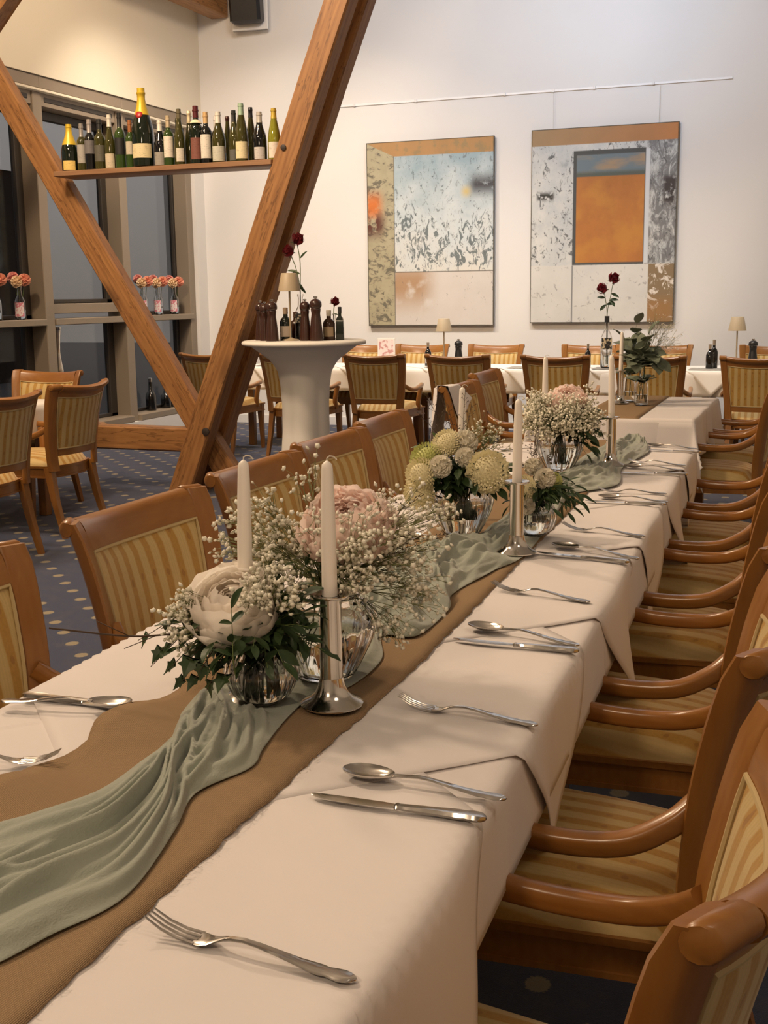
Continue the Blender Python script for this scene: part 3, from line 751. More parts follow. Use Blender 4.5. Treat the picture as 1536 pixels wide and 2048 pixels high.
ro = b.build('table_runner', M['burlap'], None, True, None); tag(ro, 'long brown burlap runner down the middle of the long table', 'table runner', 'burlap runners')
md = ro.modifiers.new('thickness', 'SOLIDIFY'); md.thickness = .0018; md.offset = 1
b = MB()                                               # frayed edge threads
for i in range(900):
    y = rv.uniform(.3, 5.1); r_, l_ = rx(y)
    if i % 2: x0, d = r_-.002, 1
    else: continue
    z = topz(y)+.0042; L = rv.uniform(.004, .011); a = rv.uniform(-.9, .9)
    b.tube([(x0, y, z), (x0+d*L*.6*math.cos(a), y+L*.6*math.sin(a), z+.0015), (x0+d*L*math.cos(a*1.4), y+L*math.sin(a*1.4), z)], .00045, 3)
fo = b.build('frayed_threads', M['burlap'], ro, False); fo['kind'] = 'stuff'
b = MB()
b.grid(lambda u, v: drape(-1.24+.325*v - .015*u, 5.93+1.60*u, -5, 5, FY0, FY1, .7565, .06, .012), 60, 10)
r2 = b.build('table_runner', M['burlap'], None, True, None); tag(r2, 'short brown burlap runner on the far table, hanging down its front', 'table runner', 'burlap runners')
md = r2.modifiers.new('thickness', 'SOLIDIFY'); md.thickness = .0018; md.offset = 1

V = dict(v1=(-0.8219,1.6081), v2=(-0.7803,1.7673), v3=(-0.9082,2.9775), v4=(-0.7180,3.0218), v5=(-0.9079,4.1932))
CHD = dict(h1=(-0.7115,1.6323), h2=(-0.7083,2.7957), h3=(-0.7478,4.3601), l1=(-0.8574,1.6297), l2=(-0.9703,3.1960), l3=(-1.0709,4.6736), far=(-1.1398,6.9207))
HOLD = [(V['v1'], .036), (V['v2'], .056), (V['v3'], .060), (V['v4'], .036), (V['v5'], .058), (CHD['h1'], .056), (CHD['h2'], .056), (CHD['h3'], .056), (CHD['l2'], .056)]
SL = [(-0.9518,1.0718),(-0.9352,1.1070),(-0.9011,1.1617),(-0.8735,1.2317),(-0.8759,1.3392),(-0.8789,1.3976),(-0.9093,1.4843),(-0.9332,1.5714),(-0.9468,1.6447),(-0.9483,1.6994),(-0.9480,1.8509),(-0.9438,2.0643),(-0.9372,2.2305),(-0.9800,2.4542),(-1.0046,2.6687),(-0.9497,2.7972),(-0.9110,2.8878),(-0.8668,2.9698),(-0.8585,3.1951),(-0.8704,3.5378),(-0.8728,3.8990),(-0.8802,4.2638),(-0.8889,4.6958),(-0.8421,5.1364),(-0.8194,5.2946)]
SR = [(-0.7486,0.8277),(-0.7325,0.8519),(-0.7161,0.9096),(-0.6873,1.0031),(-0.7172,1.1533),(-0.7490,1.2662),(-0.7200,1.3643),(-0.7351,1.4365),(-0.7551,1.5595),(-0.7584,1.6814),(-0.7193,1.7264),(-0.7210,1.8787),(-0.7716,2.0174),(-0.7082,2.0383),(-0.7093,2.2405),(-0.7395,2.3612),(-0.7137,2.5913),(-0.6835,2.7577),(-0.7040,3.0910),(-0.7516,3.5731),(-0.7504,3.7205),(-0.6492,3.9303),(-0.6960,4.3157),(-0.6687,4.7559),(-0.7011,4.9948)]
L_ = crom([(*p,) for p in SL], 12); R_ = crom([(*p,) for p in SR], 12)
NS = len(L_); NW = 64
def ss_at(i): return i/12.0                            # station number
AMP = [.030, .032, .034, .038, .040, .044, .040, .036, .028, .022, .016, .020, .032, .044, .050, .046, .040, .030, .024, .026, .030, .032, .032, .030, .022]
def ridge(x, sharp=1.0):
    c = .5+.5*math.cos(2*PI*x); return c**sharp
rF = random.Random(19)
FOLD = [(2*PI*k/21*3+rF.uniform(-.2, .2), rF.uniform(.35, 1.0), rF.uniform(.026, .070), rF.uniform(.6, 1.25), rF.uniform(0, 6.28)) for k in range(21)]
b = MB(); vs = []
for i in range(NS):
    s = ss_at(i); tau = 2.6*sstep(3.6, 6.3, s)+2.2*sstep(6.6, 9.0, s)+1.0*max(0, s-11)+.12*s
    k = min(int(s), len(AMP)-2); f = s-k; amp = AMP[k]*(1-f)+AMP[k+1]*f
    lx, ly = L_[i]; px_, py_ = R_[i]
    W = math.hypot(px_-lx, py_-ly)
    for j in range(NW+1):
        v = j/NW
        x, y = lx+(px_-lx)*v, ly+(py_-ly)*v
        h = 0.0
        for (ph, rad, w0, a0, q1) in FOLD:               # folds wind round each other like the strands of a rope
            ang = ph + tau + .35*math.sin(s*.55+q1)+(1.5*math.sin(s*1.6+q1*2)+.9*noise.noise((s*1.3, q1, .5)) if s > 12.3 else 0)
            vc = .5+.47*rad*math.cos(ang)+.02*math.sin(s*2.1+q1*3)
            up = .5+.5*math.sin(ang)
            am = a0*(.22+.78*up)*(.72+.28*math.sin(s*.8+q1*5))
            ww = w0*(.75+.5*(1-up))
            dv = (v-vc)/ww; dv = dv*(1.25 if dv > 0 else .85)
            h = max(h, 0)+0; g_ = am*math.exp(-dv*dv)
            h = math.log(math.exp(12*h)+math.exp(12*g_)-1)/12
        n2 = noise.noise((v*9, s*1.1, 4.1)); n3 = noise.noise((x*20, y*20, 7.7))
        h += .07*n2 + (.15*n3*n3 + .50*max(0, 1-2.2*abs(noise.noise((x*8+.8*n2, y*8, 2.7))))**1.5 + .10*max(0, 1-2.6*abs(noise.noise((x*17, y*17+n2, 8.7))))**1.6 if s > 12.3 else .02*n3)
        env = min(1, (4*v*(1-v))**.45*1.0)
        g = 1.0
        for (q, r0) in HOLD:
            g = min(g, sstep(r0*.9, r0*1.9, math.hypot(x-q[0], y-q[1])))
        z = topz(y)+.0048 + env*(.004*g+amp*max(0, h)*g)
        # roll the edges under a little so that they read as folded cloth
        vs.append((x, y, z))
fs = [(i*(NW+1)+j, (i+1)*(NW+1)+j, (i+1)*(NW+1)+j+1, i*(NW+1)+j+1) for i in range(NS-1) for j in range(NW)]
b.add(vs, fs)
so = b.build('sage_table_scarf', M['sage'], None, True, None); tag(so, 'crumpled sage green chiffon scarf twisting along the burlap runner', 'table scarf')
md = so.modifiers.new('thickness', 'SOLIDIFY'); md.thickness = .0012; md.offset = -1
md = so.modifiers.new('smooth', 'SUBSURF'); md.levels = 1; md.render_levels = 1

# ------------------------------------------------------------------ cutlery
def flat_loft(b, st):
    """st: (x, half width, centre z, half thickness, dish)"""
    rings = []
    for x, w, z, t, d in st:
        rings.append([(x, -w, z), (x, -w*.7, z+t), (x, 0, z+t-d), (x, w*.7, z+t), (x, w, z), (x, w*.7, z-t), (x, 0, z-t-d*.5), (x, -w*.7, z-t)])
    b.loft(rings)
HAND = [(.098, .0034, .0125, .0017, 0), (.112, .0036, .0140, .0017, 0), (.130, .0042, .0128, .0017, .0002), (.155, .0056, .0093, .0017, .0007), (.175, .0070, .0062, .0018, .0011), (.190, .0090, .0046, .0019, .0013), (.197, .0094, .0040, .0020, .0012), (.205, .0080, .0036, .0020, .0009), (.214, .0100, .0033, .0021, .0012), (.221, .0108, .0032, .0021, .0013), (.228, .0086, .0031, .0020, .0010), (.233, .0050, .0030, .0018, .0004), (.2355, .0016, .0029, .0012, 0)]
CUT = {}
b = MB(); flat_loft(b, [(.058, .0122, .0040, .0012, .0012), (.066, .0120, .0038, .0012, .0016), (.074, .0098, .0052, .0013, .0010), (.082, .0058, .0080, .0015, .0003), (.090, .0040, .0108, .0016, 0)]+HAND)
fk = b.mesh('handle', M['silver'], True, 50)
b = MB()
for k in range(4):
    yy = -.0105+.007*k
    flat_loft(b, [(.0, .0007, .0195, .0006, 0), (.004, .0013, .0172, .0008, 0), (.020, .0016, .0098, .0009, 0), (.040, .0018, .0050, .0010, 0), (.060, .0023, .0040, .0010, 0)]); n_ = 5*8
    for q in range(len(b.v)-n_, len(b.v)): b.v[q] = (b.v[q][0], b.v[q][1]+yy*(.82+.18*(b.v[q][0]/.06)), b.v[q][2])
CUT['fork'] = [('handle', fk), ('tines', b.mesh('tines', M['silver'], True, 50))]
b = MB(); flat_loft(b, [(.070, .0050, .0092, .0016, 0), (.080, .0036, .0112, .0017, 0)]+HAND); sh = b.mesh('handle', M['silver'], True, 50)
b = MB()
def bowl(dz):
    def fn(u, v):
        a = 2*PI*v; r = u; x = .038+.0385*r*math.cos(a)*(1+.0*u); w = .0215*(1-.12*math.cos(a))
        y = w*r*math.sin(a); return (x, y, .0022+.0085*(r**2.2)+dz + (.001 if r > .97 and dz > 0 else 0))
    return fn
b.grid(bowl(.0012), 8, 24); b.grid(lambda u, v: bowl(0)(u, 1-v), 8, 24); b.grid(lambda u, v: bowl(.0012 if u > .5 else 0)(1, v), 1, 24)
CUT['spoon'] = [('handle', sh), ('bowl', b.mesh('bowl', M['silver'], True, None))]
b = MB(); flat_loft(b, [(.118, .0062, .0046, .0028, 0), (.121, .0074, .0046, .0034, 0), (.124, .0056, .0046, .0030, 0), (.140, .0060, .0046, .0036, 0), (.175, .0074, .0048, .0042, .0006), (.195, .0094, .0050, .0043, .0010), (.203, .0098, .0050, .0043, .0010), (.211, .0086, .0050, .0042, .0006), (.220, .0108, .0050, .0043, .0010), (.227, .0110, .0050, .0042, .0010), (.233, .0084, .0050, .0038, .0006), (.237, .0044, .0048, .0028, 0), (.239, .0014, .0048, .0016, 0)])
kh = b.mesh('handle', M['silver'], True, 50)
b = MB(); rings = []
for x, y0, y1 in ((0, .0040, .0062), (.006, -.0008, .0078), (.016, -.0042, .0086), (.04, -.0076, .0088), (.07, -.0082, .0086), (.10, -.0074, .0080), (.114, -.0052, .0066), (.120, -.004, .0055)):
    rings.append([(x, y0, .0042), (x, (y0+y1)/2, .0050), (x, y1, .0052), (x, y1, .0036), (x, (y0+y1)/2, .0034), (x, y0, .0040)])
b.loft(rings); CUT['knife'] = [('handle', kh), ('blade', b.mesh('blade', M['steel'], True, 50))]
def cutlery(kind, head, tail, label, group, lift=0.0, roll=0):
    h, t_ = Vector((*head, 0)), Vector((*tail, 0)); L = (t_-h).length
    a = math.atan2(t_.y-h.y, t_.x-h.x); nat = .235 if kind != 'knife' else .238
    z = max(topz(h.y), topz((h.y+t_.y)/2), topz(t_.y))+.0004+lift
    t = thing(kind, (h.x, h.y, z), label, kind, group, a, sc=max(.94, min(1.05, L/nat)))
    for nm, me in CUT[kind]: part(nm, me, t)
GCR = 'silver cutlery along the right side'
rows = [('fork', ((-0.6306,0.9615),(-0.3925,0.9432))), ('fork', ((-0.6135,1.6782),(-0.3852,1.6577))), ('fork', ((-0.6739,2.4478),(-0.4472,2.3949))), ('fork', ((-0.6700,3.1578),(-0.4373,3.1085))), ('fork', ((-0.6899,3.7880),(-0.4751,3.8005))), ('fork', ((-0.7173,4.5042),(-0.4825,4.4461))),
        ('knife', ((-0.6053,1.3100),(-0.3699,1.3179))), ('knife', ((-0.6393,2.0406),(-0.4001,2.0404))), ('knife', ((-0.6655,2.8248),(-0.4277,2.7833))), ('knife', ((-0.6924,3.5912),(-0.4461,3.6006))), ('knife', ((-0.6834,4.2084),(-0.4506,4.2258))), ('knife', ((-0.6916,4.8602),(-0.4683,4.8413))),
        ('spoon', ((-0.5926,1.3952),(-0.3623,1.3858))), ('spoon', ((-0.6349,2.1346),(-0.4072,2.0803))), ('spoon', ((-0.6432,2.9125),(-0.4115,2.8338))), ('spoon', ((-0.6659,3.6752),(-0.4558,3.6524))), ('spoon', ((-0.6973,4.3589),(-0.4764,4.3303))), ('spoon', ((-0.7027,5.0076),(-0.4930,4.9467)))]
cnt = {}
for kind, (h, t_) in rows:
    k = cnt.get(kind, 0); cnt[kind] = k+1
    lb = '%s silver %s from the camera on the right side of the long table' % (ORD[k], kind) if k else 'silver %s nearest the camera on the right side of the long table' % kind
    cutlery(kind, h, t_, lb, 'silver %ss on the right side' % kind)
h, t_ = ((-0.9839,1.5239),(-1.2170,1.5175)); cutlery('knife', h, t_, 'silver knife under a spoon at the left edge of the long table', 'silver knives on the left side')
h, t_ = ((-1.0040,1.5123),(-1.2016,1.4722)); cutlery('spoon', h, t_, 'silver spoon lying on a knife at the left edge of the long table', 'silver spoons on the left side', .0075)
h, t_ = ((-0.9833,1.2981),(-1.1169,1.2485)); cutlery('fork', h, t_, 'silver fork cut by the left picture edge, its tines on the burlap', 'silver forks on the left side', .003)
for k, y in enumerate((2.40, 3.12, 3.79, 4.49)):
    e = EX(y)-WX
    w_ = ['second', 'third', 'fourth', 'fifth'][k]
    cutlery('fork', (e+.30, y+.22), (e+.065, y+.21), '%s silver fork from the camera along the left table edge' % w_, 'silver forks on the left side')
    cutlery('knife', (e+.30, y-.17), (e+.065, y-.16), '%s silver knife from the camera along the left table edge' % w_, 'silver knives on the left side')
    cutlery('spoon', (e+.29, y-.21), (e+.06, y-.23), '%s silver spoon from the camera along the left table edge' % w_, 'silver spoons on the left side')

# ------------------------------------------------------------------ candles
def candle_pair(q, z, label, where, h=.18, ch=.245, lean=0):
    t = thing('candle_holder', (q[0], q[1], z), 'polished steel candle holder '+where, 'candle holder', 'steel candle holders')
    b = MB(); b.lathe([(.047, 0), (.050, .002), (.050, .004), (.046, .007), (.034, .013), (.026, .022), (.021, .034), (.019, .046)], 36); b.build('foot', M['steel'], t)
    b = MB(); b.lathe([(.0178, .044), (.0178, h-.004), (.0195, h)], 32); b.build('stem', M['steel'], t)
    b = MB(); b.lathe([(.0175, h-.004), (.029, h-.002), (.0312, h+.001), (.0312, h+.003), (.029, h+.0025), (.017, h+.0005), (.014, h)], 36); b.build('drip_plate', M['steel'], t)
    c = thing('taper_candle', (q[0], q[1], z+h-.0), 'tall ivory taper candle, unlit, '+label, 'candle', 'ivory taper candles', rot=(lean*.3, lean, .3))
    b = MB(); b.lathe([(.0122, 0), (.0122, .01), (.0118, ch*.4), (.0104, ch*.75), (.0090, ch*.94), (.0080, ch*.972), (.0050, ch*.988), (.0015, ch)], 20); b.build('wax', M['wax'], c)
    b = MB(); b.tube([(0, 0, ch-.003), (0, .001, ch+.004), (.004, .002, ch+.007), (.010, .003, ch+.006), (.015, .003, ch+.001)], .0011, 5); b.build('wick', M['wick'], c)
candle_pair(CHD['h1'], .7625, 'in the nearest steel holder on the burlap', 'nearest the camera, standing on the burlap', .178, .212)
candle_pair(CHD['h2'], .7640, 'beside the cream flower bouquet', 'on the burlap right of the cream flower bouquet', .178, .205, .01)
candle_pair(CHD['h3'], .7650, 'right of the bouquet with baby breath at the far part', 'at the end of the sage scarf', .178, .23, -.02)
candle_pair(CHD['l1'], topz(CHD['l1'][1])+.0004, 'left of the nearest pink peony, its holder hidden', 'hidden behind the two nearest bouquets', .178, .215, .02)
candle_pair(CHD['l2'], topz(CHD['l2'][1])+.006, 'rising behind the cream flower bouquet', 'hidden behind the cream flower bouquet', .178, .20, .0)
candle_pair(CHD['l3'], topz(CHD['l3'][1])+.0004, 'left of the far baby breath bouquet', 'hidden behind the far baby breath bouquet', .19, .20, .0)
candle_pair(CHD['far'], .7600, 'on the separate far table beside the eucalyptus', 'on the separate far table', .19, .225, .01)

# ------------------------------------------------------------------ vases
def vase(key, q, z, kind, label):
    t = thing('ribbed_vase', (q[0], q[1], z), label, 'vase', 'ribbed clear glass vases')
    if kind == 'big':
        P = [(.046, 0), (.050, .004), (.064, .03), (.080, .065), (.087, .092), (.086, .108), (.076, .124), (.064, .133), (.061, .140), (.068, .150)]; n = 14
    else:
        P = [(.026, 0), (.030, .003), (.047, .018), (.057, .040), (.0585, .055), (.053, .074), (.044, .086), (.041, .093), (.046, .100)]; n = 14
    P = crom(P, 3); fl = lambda a, zz: 1+.042*math.cos(n*a)*sstep(0, .02, zz)*(1-sstep(P[-1][1]*.80, P[-1][1]*.9, zz))
    inner = [(r-.0045 if i < len(P)-2 else r-.002, max(zz, .006)) for i, (r, zz) in enumerate(P)][::-1]
    b = MB(); rings = []
    N = n*6
    for r, zz in P+inner[:-2]+[(.02, .0065)]:
        rings.append([(r*fl(2*PI*k/N, zz)*math.cos(2*PI*k/N), r*fl(2*PI*k/N, zz)*math.sin(2*PI*k/N), zz) for k in range(N)])
    b.loft(rings); b.build('glass_body', M['glass'], t, True, None)
    b = MB(); top = P[-1][1]*.62
    W = [(max(.01, r-.0052), max(zz, .0072)) for r, zz in P if zz < top]; W.append((W[-1][0]-.001, top))
    b.lathe(W, 40, mod=fl); b.build('water', M['water'], t, True, 60)
    return t, P[-1][1], P[-1][0]
VZ = {}
for key, kind, lb in (('v1', 'small', 'small ribbed glass bowl nearest the camera under the ivory peony'), ('v2', 'big', 'large ribbed glass vase behind the nearest candle holder'), ('v3', 'big', 'ribbed glass vase holding the cream flower bouquet'), ('v4', 'small', 'small ribbed glass bowl right of the cream flower bouquet'), ('v5', 'big', 'ribbed glass vase of the far baby breath bouquet')):
    q = V[key]; z = topz(q[1])+.0072
    t, h, r = vase(key, q, z, kind, lb); VZ[key] = (Vector((q[0], q[1], z)), h, r)

# ------------------------------------------------------------------ flowers
def leaf_mesh(nm, mat, w=.42, tip=1.0, lobes=False):
    if lobes:
        pts = [(0, 0), (.10, .24), (-.06, .44), (.26, .34), (.44, .50), (.52, .26), (1, 0)]
    else:
        pts = [(0, 0), (.12, w*.26), (.32, w*.46), (.55, w*.5), (.78, w*.34), (1, 0)]
    b = MB(); vs = []; fs = []
    mid = [(x, 0, -.10*x*x) for x, _ in pts]
    for s in (1, -1):
        base = len(vs)
        for (x, y), m in zip(pts, mid): vs.append((x, s*y, m[2]+abs(y)*.22-(.06 if x > .9 else 0)))
        for m in mid: vs.append(m)
        n = len(pts)
        for i in range(n-1):
            f = (base+i, base+i+1, base+n+i+1, base+n+i); fs.append(f if s < 0 else f[::-1])
    b.add(vs, fs); return b.mesh(nm, mat, True, None)
LM = dict(dark=leaf_mesh('leaf', M['leaf']), ivy=leaf_mesh('leaf', M['leaf'], lobes=True), light=leaf_mesh('leaf', M['leaf_light'], .34), slim=leaf_mesh('leaf', M['leaf'], .26), euca=leaf_mesh('leaf', M['euca'], .85))
def orient(p, d, up, sc):
    d = Vector(d).normalized(); up = Vector(up); y = up.cross(d)
    if y.length < 1e-4: y = Vector((1, 0, 0)).cross(d)
    y.normalize(); z = d.cross(y)
    return Matrix.Translation(p) @ Matrix((d, y, z)).transposed().to_4x4() @ Matrix.Diagonal((*((sc,)*3), 1))
def branch(root, MBs, path, leaf, size, n, rad=.0014, start=.35, pair=True, rr_=None, rnd_=rnd, droop=.2):
    P = crom(path, 6); MBs.tube(P, [rad*(1-.6*i/len(P)) for i in range(len(P))], 4)
    m = len(P)
    for k in range(n):
        f = start+(1-start)*k/max(1, n-1); i = min(m-2, int(f*(m-1))); p = Vector(P[i]); t = (Vector(P[i+1])-p).normalized()
        side = t.orthogonal().normalized(); side.rotate(Matrix.Rotation(rnd_.uniform(0, 2*PI), 3, t))
        for s in ((1, -1) if pair and k < n-1 else (1,)):
            d = (t*(.7 if k < n-1 else 2.5)+side*s*1.0+Vector((0, 0, -droop))).normalized()
            o = part('leaf', LM[leaf], root); o.matrix_basis = orient(p, d, Vector((rnd_.uniform(-.5, .5), rnd_.uniform(-.8, .2), 1)), size*rnd_.uniform(.75, 1.15))
def spray(name, label, at_, tips, leaf, size, n, cat='foliage', group=None, stemmat='stem', rad=.0014, start=.35, pair=True, down=.10, lift=.03, seed=1, droop=.2):
    r_ = random.Random(seed); t = thing(name, at_, label, cat, group); b = MB(); A = Vector(at_)
    for q in tips:
        e = Vector(q)-A; m = e*.5+Vector((0, 0, lift*(.4+e.length*3)))
        branch(t, b, [Vector((r_.uniform(-.026, .026), r_.uniform(-.026, .026), -down)), Vector((r_.uniform(-.02, .02), r_.uniform(-.02, .02), 0))+e*.06, m, e], leaf, size, n, rad, start, pair, rnd_=r_, droop=droop)
    b.build('stems', M[stemmat], t, True, None); return t
def dome(c, R, n, seed, lo=-.25, hi=.9, sq=1.0, jit=.2):
    r_ = random.Random(seed); out = []
    for k in range(n):
        z = lo+(hi-lo)*(k+.5)/n; a = k*2.39996+r_.uniform(-.3, .3); rr_ = math.sqrt(max(0, 1-z*z)); f = R*(1+r_.uniform(-jit, jit))
        out.append(Vector(c)+Vector((rr_*math.cos(a)*f, rr_*math.sin(a)*f, z*f*sq)))
    return out
def petal_mesh(nm, mat, ruff, cup, w0, bend=.38):
    b = MB()
    def fn(u, v):
        s = 2*u-1; w = w0*(math.sin(PI*(.10+.62*v)))**.8; x = s*w*.5
        zz = v*(1-.10*s*s)+ruff*.05*math.sin(s*8+1)*v; y = cup*(s*s)*.35*v + bend*v*v - .52*v*(1-v) + ruff*.035*math.sin(s*11)*v*v
        return (x, -y, zz)
    b.grid(fn, 7, 6); return b.mesh(nm, mat, True, None)
def cup_petal(nm, mat, th0, th1, half, ruff, flare, ph):
    b = MB()
    def fn(u, v):
        q = 2*u-1; th = th0+(th1-th0)*v; wv = half*(.45+.55*math.sin(PI*min(1, .15+.62*v)))
        th = th+.16*abs(q)**2.2*v*v*1.2 + ruff*(.055*math.sin(q*7+ph)+.035*math.sin(q*15+ph*2))*v**3
        az = q*wv/max(.55, math.sin(max(.5, min(2.4, th)))); r = 1+flare*v**3+ruff*.045*math.sin(q*9+ph)*v**2 - .05*q*q
        r *= .55+.45*min(1, v*1.7)**.6 if th0 > 2.2 else 1
        return (r*math.sin(th)*math.cos(az), r*math.sin(th)*math.sin(az), r*math.cos(th))
    b.grid(fn, 18, 7); return b.mesh(nm, mat, True, None)
def peony(c, R, mat, axis, label, n=58, ruff=1.0, seed=1, stem_to=None):
    r_ = random.Random(seed); t = thing('peony', c, label, 'flower', 'large peonies')
    q = Vector(axis).to_track_quat('Z', 'Y'); t.rotation_euler = q.to_euler()
    D = math.radians; lay = [(.14, 4, 120, 4, .9), (.22, 4, 125, 5, .9), (.30, 5, 130, 8, .9), (.46, 7, 130, 20, .85), (.60, 8, 132, 30, .8), (.73, 9, 135, 42, .75), (.85, 9, 140, 52, .72), (.95, 8, 150, 64, .75), (1.03, 7, 155, 84, .8)]
    if ruff < .8: lay = [(.12, 3, 120, 3, 1.0), (.20, 4, 125, 4, 1.0), (.30, 4, 130, 6, .9), (.40, 5, 130, 10, .9), (.50, 5, 130, 16, 1.0), (.68, 6, 132, 26, .95), (.82, 6, 138, 38, .95), (.93, 6, 145, 50, .95), (1.02, 6, 150, 66, .95)]
    for li, (rr_, m, a0, a1, hw) in enumerate(lay):
        ms = [cup_petal('petal', M[mat], D(a0), D(a1-6), hw, ruff, .10, seed+li), cup_petal('petal', M[mat], D(a0), D(a1+7), hw*.9, ruff*1.3, .16, seed*2+li*3)]
        for k in range(m):
            o = part('petal', ms[k % 2], t); s_ = R*rr_*r_.uniform(.95, 1.06)
            o.matrix_basis = Matrix.Rotation(2*PI*(k+.37*li)/m+r_.uniform(-.18, .18), 4, 'Z') @ Matrix.Rotation(r_.uniform(-.10, .14), 4, 'Y') @ Matrix.Diagonal((s_, s_, s_*r_.uniform(.88, 1.0), 1))
    b = MB(); d = (Vector(stem_to)-Vector(c)) if stem_to else Vector((0, 0, -.1))
    d = q.inverted() @ d; b.tube([(0, 0, -.6*R), tuple(d*.7), tuple(d)], .0032, 6); b.build('stem', M['stem'], t)
    return t
def pompon(nm, mats, n=150, L=.34, w=.17, cupz=.5):
    b = MB()
    for k in range(n):
        z = 1-1.45*(k+.5)/n; a = k*2.39996; r_ = math.sqrt(max(0, 1-z*z)); d = Vector((r_*math.cos(a), r_*math.sin(a), z))
        s = d.cross(Vector((0, 0, 1))); s = s.normalized() if s.length > .01 else Vector((1, 0, 0)); u = s.cross(d)
        ll = L*(.7+.3*(1-z)); j = .94+.12*((k*7) % 5)/5
        p0 = d*(j-ll); p1 = d*(j-.25*ll); p2 = d*(j+.03)+u*.07*cupz
        ww = w*(.75+.3*(1-abs(z)))
        b.add([p0, p1-s*ww*.55-u*.03, p1+s*ww*.55-u*.03, p2-s*ww*.35, p2+s*ww*.35, d*(j+.05)+u*.02], [(0, 2, 1), (1, 2, 4, 3), (3, 4, 5)])
    b.ball((0, 0, 0), .74, 10, 7); return b.mesh(nm, mats, True, None)
PM = {m: pompon('petals', M[m], 300, .22, .125, .35) for m in ('cream', 'lime')}
def frilled(nm, mat, n=64, seed=2):
    r_ = random.Random(seed); b = MB()
    for k in range(n):
        z = 1-1.5*(k+.5)/n; a = k*2.39996; rr_ = math.sqrt(max(0, 1-z*z)); d = Vector((rr_*math.cos(a), rr_*math.sin(a), z)); s0 = d.cross(Vector((0, 0, 1))); s0 = s0.normalized() if s0.length > .01 else Vector((1, 0, 0))
        s1 = s0.copy(); s1.rotate(Matrix.Rotation(r_.uniform(-1.2, 1.2), 3, d)); u = s1.cross(d); w = .30; vs = [d*.35-s1*.10, d*.35+s1*.10]
        for i in range(7): q = i/3-1; vs.append(d*(.98-.10*q*q+.05*math.sin(i*2.6+k))+s1*w*q+u*(.05*math.sin(i*3.0+k*1.7)+.06*q*q))
        b.add(vs, [(0, 2, 3), (0, 3, 4), (0, 4, 5), (0, 5, 1), (1, 5, 6), (1, 6, 7), (1, 7, 8)])
    b.ball((0, 0, -.05), .66, 12, 8); return b.mesh(nm, mat, True, None)
PM.update({m: frilled('petals', M[m]) for m in ('white_petal', 'coral', 'rosepink', 'apricot')})
def bloom(mat, c, R, axis, label, root, name='carnation', group=None):
    q = Vector(axis).to_track_quat('Z', 'Y'); t = thing(name, c, label, 'flower', group, rot=q.to_euler())
    o = part('petals', PM[mat], t); o.scale = (R, R, R*.88); o['kind'] = 'stuff'
    b = MB(); d = q.inverted() @ (Vector(root)-Vector(c)); b.tube([(0, 0, -.3*R), tuple(d*.5+Vector((0, 0, -.1*R))), tuple(d)], .0022, 5); b.build('stem', M['stem'], t)
    return t
def baby_breath(at_, tips, label, seed, nb=(4, 6), spread=.045, bl=.0042, down=.1, group=None):
    r_ = random.Random(seed); A = Vector(at_); b = MB(); F = MB()
    def flower(p):
        n = Vector((r_.uniform(-1, 1), r_.uniform(-1.2, .8), r_.uniform(.1, 1))).normalized(); u = n.orthogonal().normalized(); w = n.cross(u); R = bl*r_.uniform(.65, 1.15)
        vs = [p+n*R*.55]; fs = []
        for k in range(10):
            a = 2*PI*k/10+.3; rr_ = R*(1 if k % 2 else .80); vs.append(p+(u*math.cos(a)+w*math.sin(a))*rr_+n*R*(.15 if k % 2 else -.05))
        for k in range(10): fs.append((0, 1+k, 1+(k+1) % 10))
        b2 = len(vs); vs.append(p-n*R*.6)
        for k in range(10): fs.append((b2, 1+(k+1) % 10, 1+k))
        b.cur = 0; b.add(vs, fs)
    def tw(a, c_, r0):
        b.cur = 1; b.tube([a, (a+c_)*.5+Vector((r_.uniform(-.004, .004), r_.uniform(-.004, .004), .003)), c_], r0, 3)
    for q in tips:
        Q = Vector(q); m = A+(Q-A)*.55+Vector((0, 0, .012)); b.cur = 1; b.tube(([A+Vector((r_.uniform(-.034, .034), r_.uniform(-.034, .034), -down))] if r_.random() < .35 else [])+[A+(m-A)*.12, A+(m-A)*.4, m], .0009, 4)
        for i in range(r_.randint(*nb)+1):
            e = Q+Vector([r_.gauss(0, spread*.5) for _ in range(3)]); tw(m, e, .0006)
            flower(e)
            for j in range(r_.randint(4, 6)):
                g = e+Vector([r_.gauss(0, spread*.36) for _ in range(3)])+(e-m)*.12; tw(m+(e-m)*r_.uniform(.55, .95), g, .0004); flower(g)
    o = b.build('baby_breath', [M['gyp'], M['gyp_stem']], None, True, None); return tag(o, label, 'baby breath', group, 'stuff')
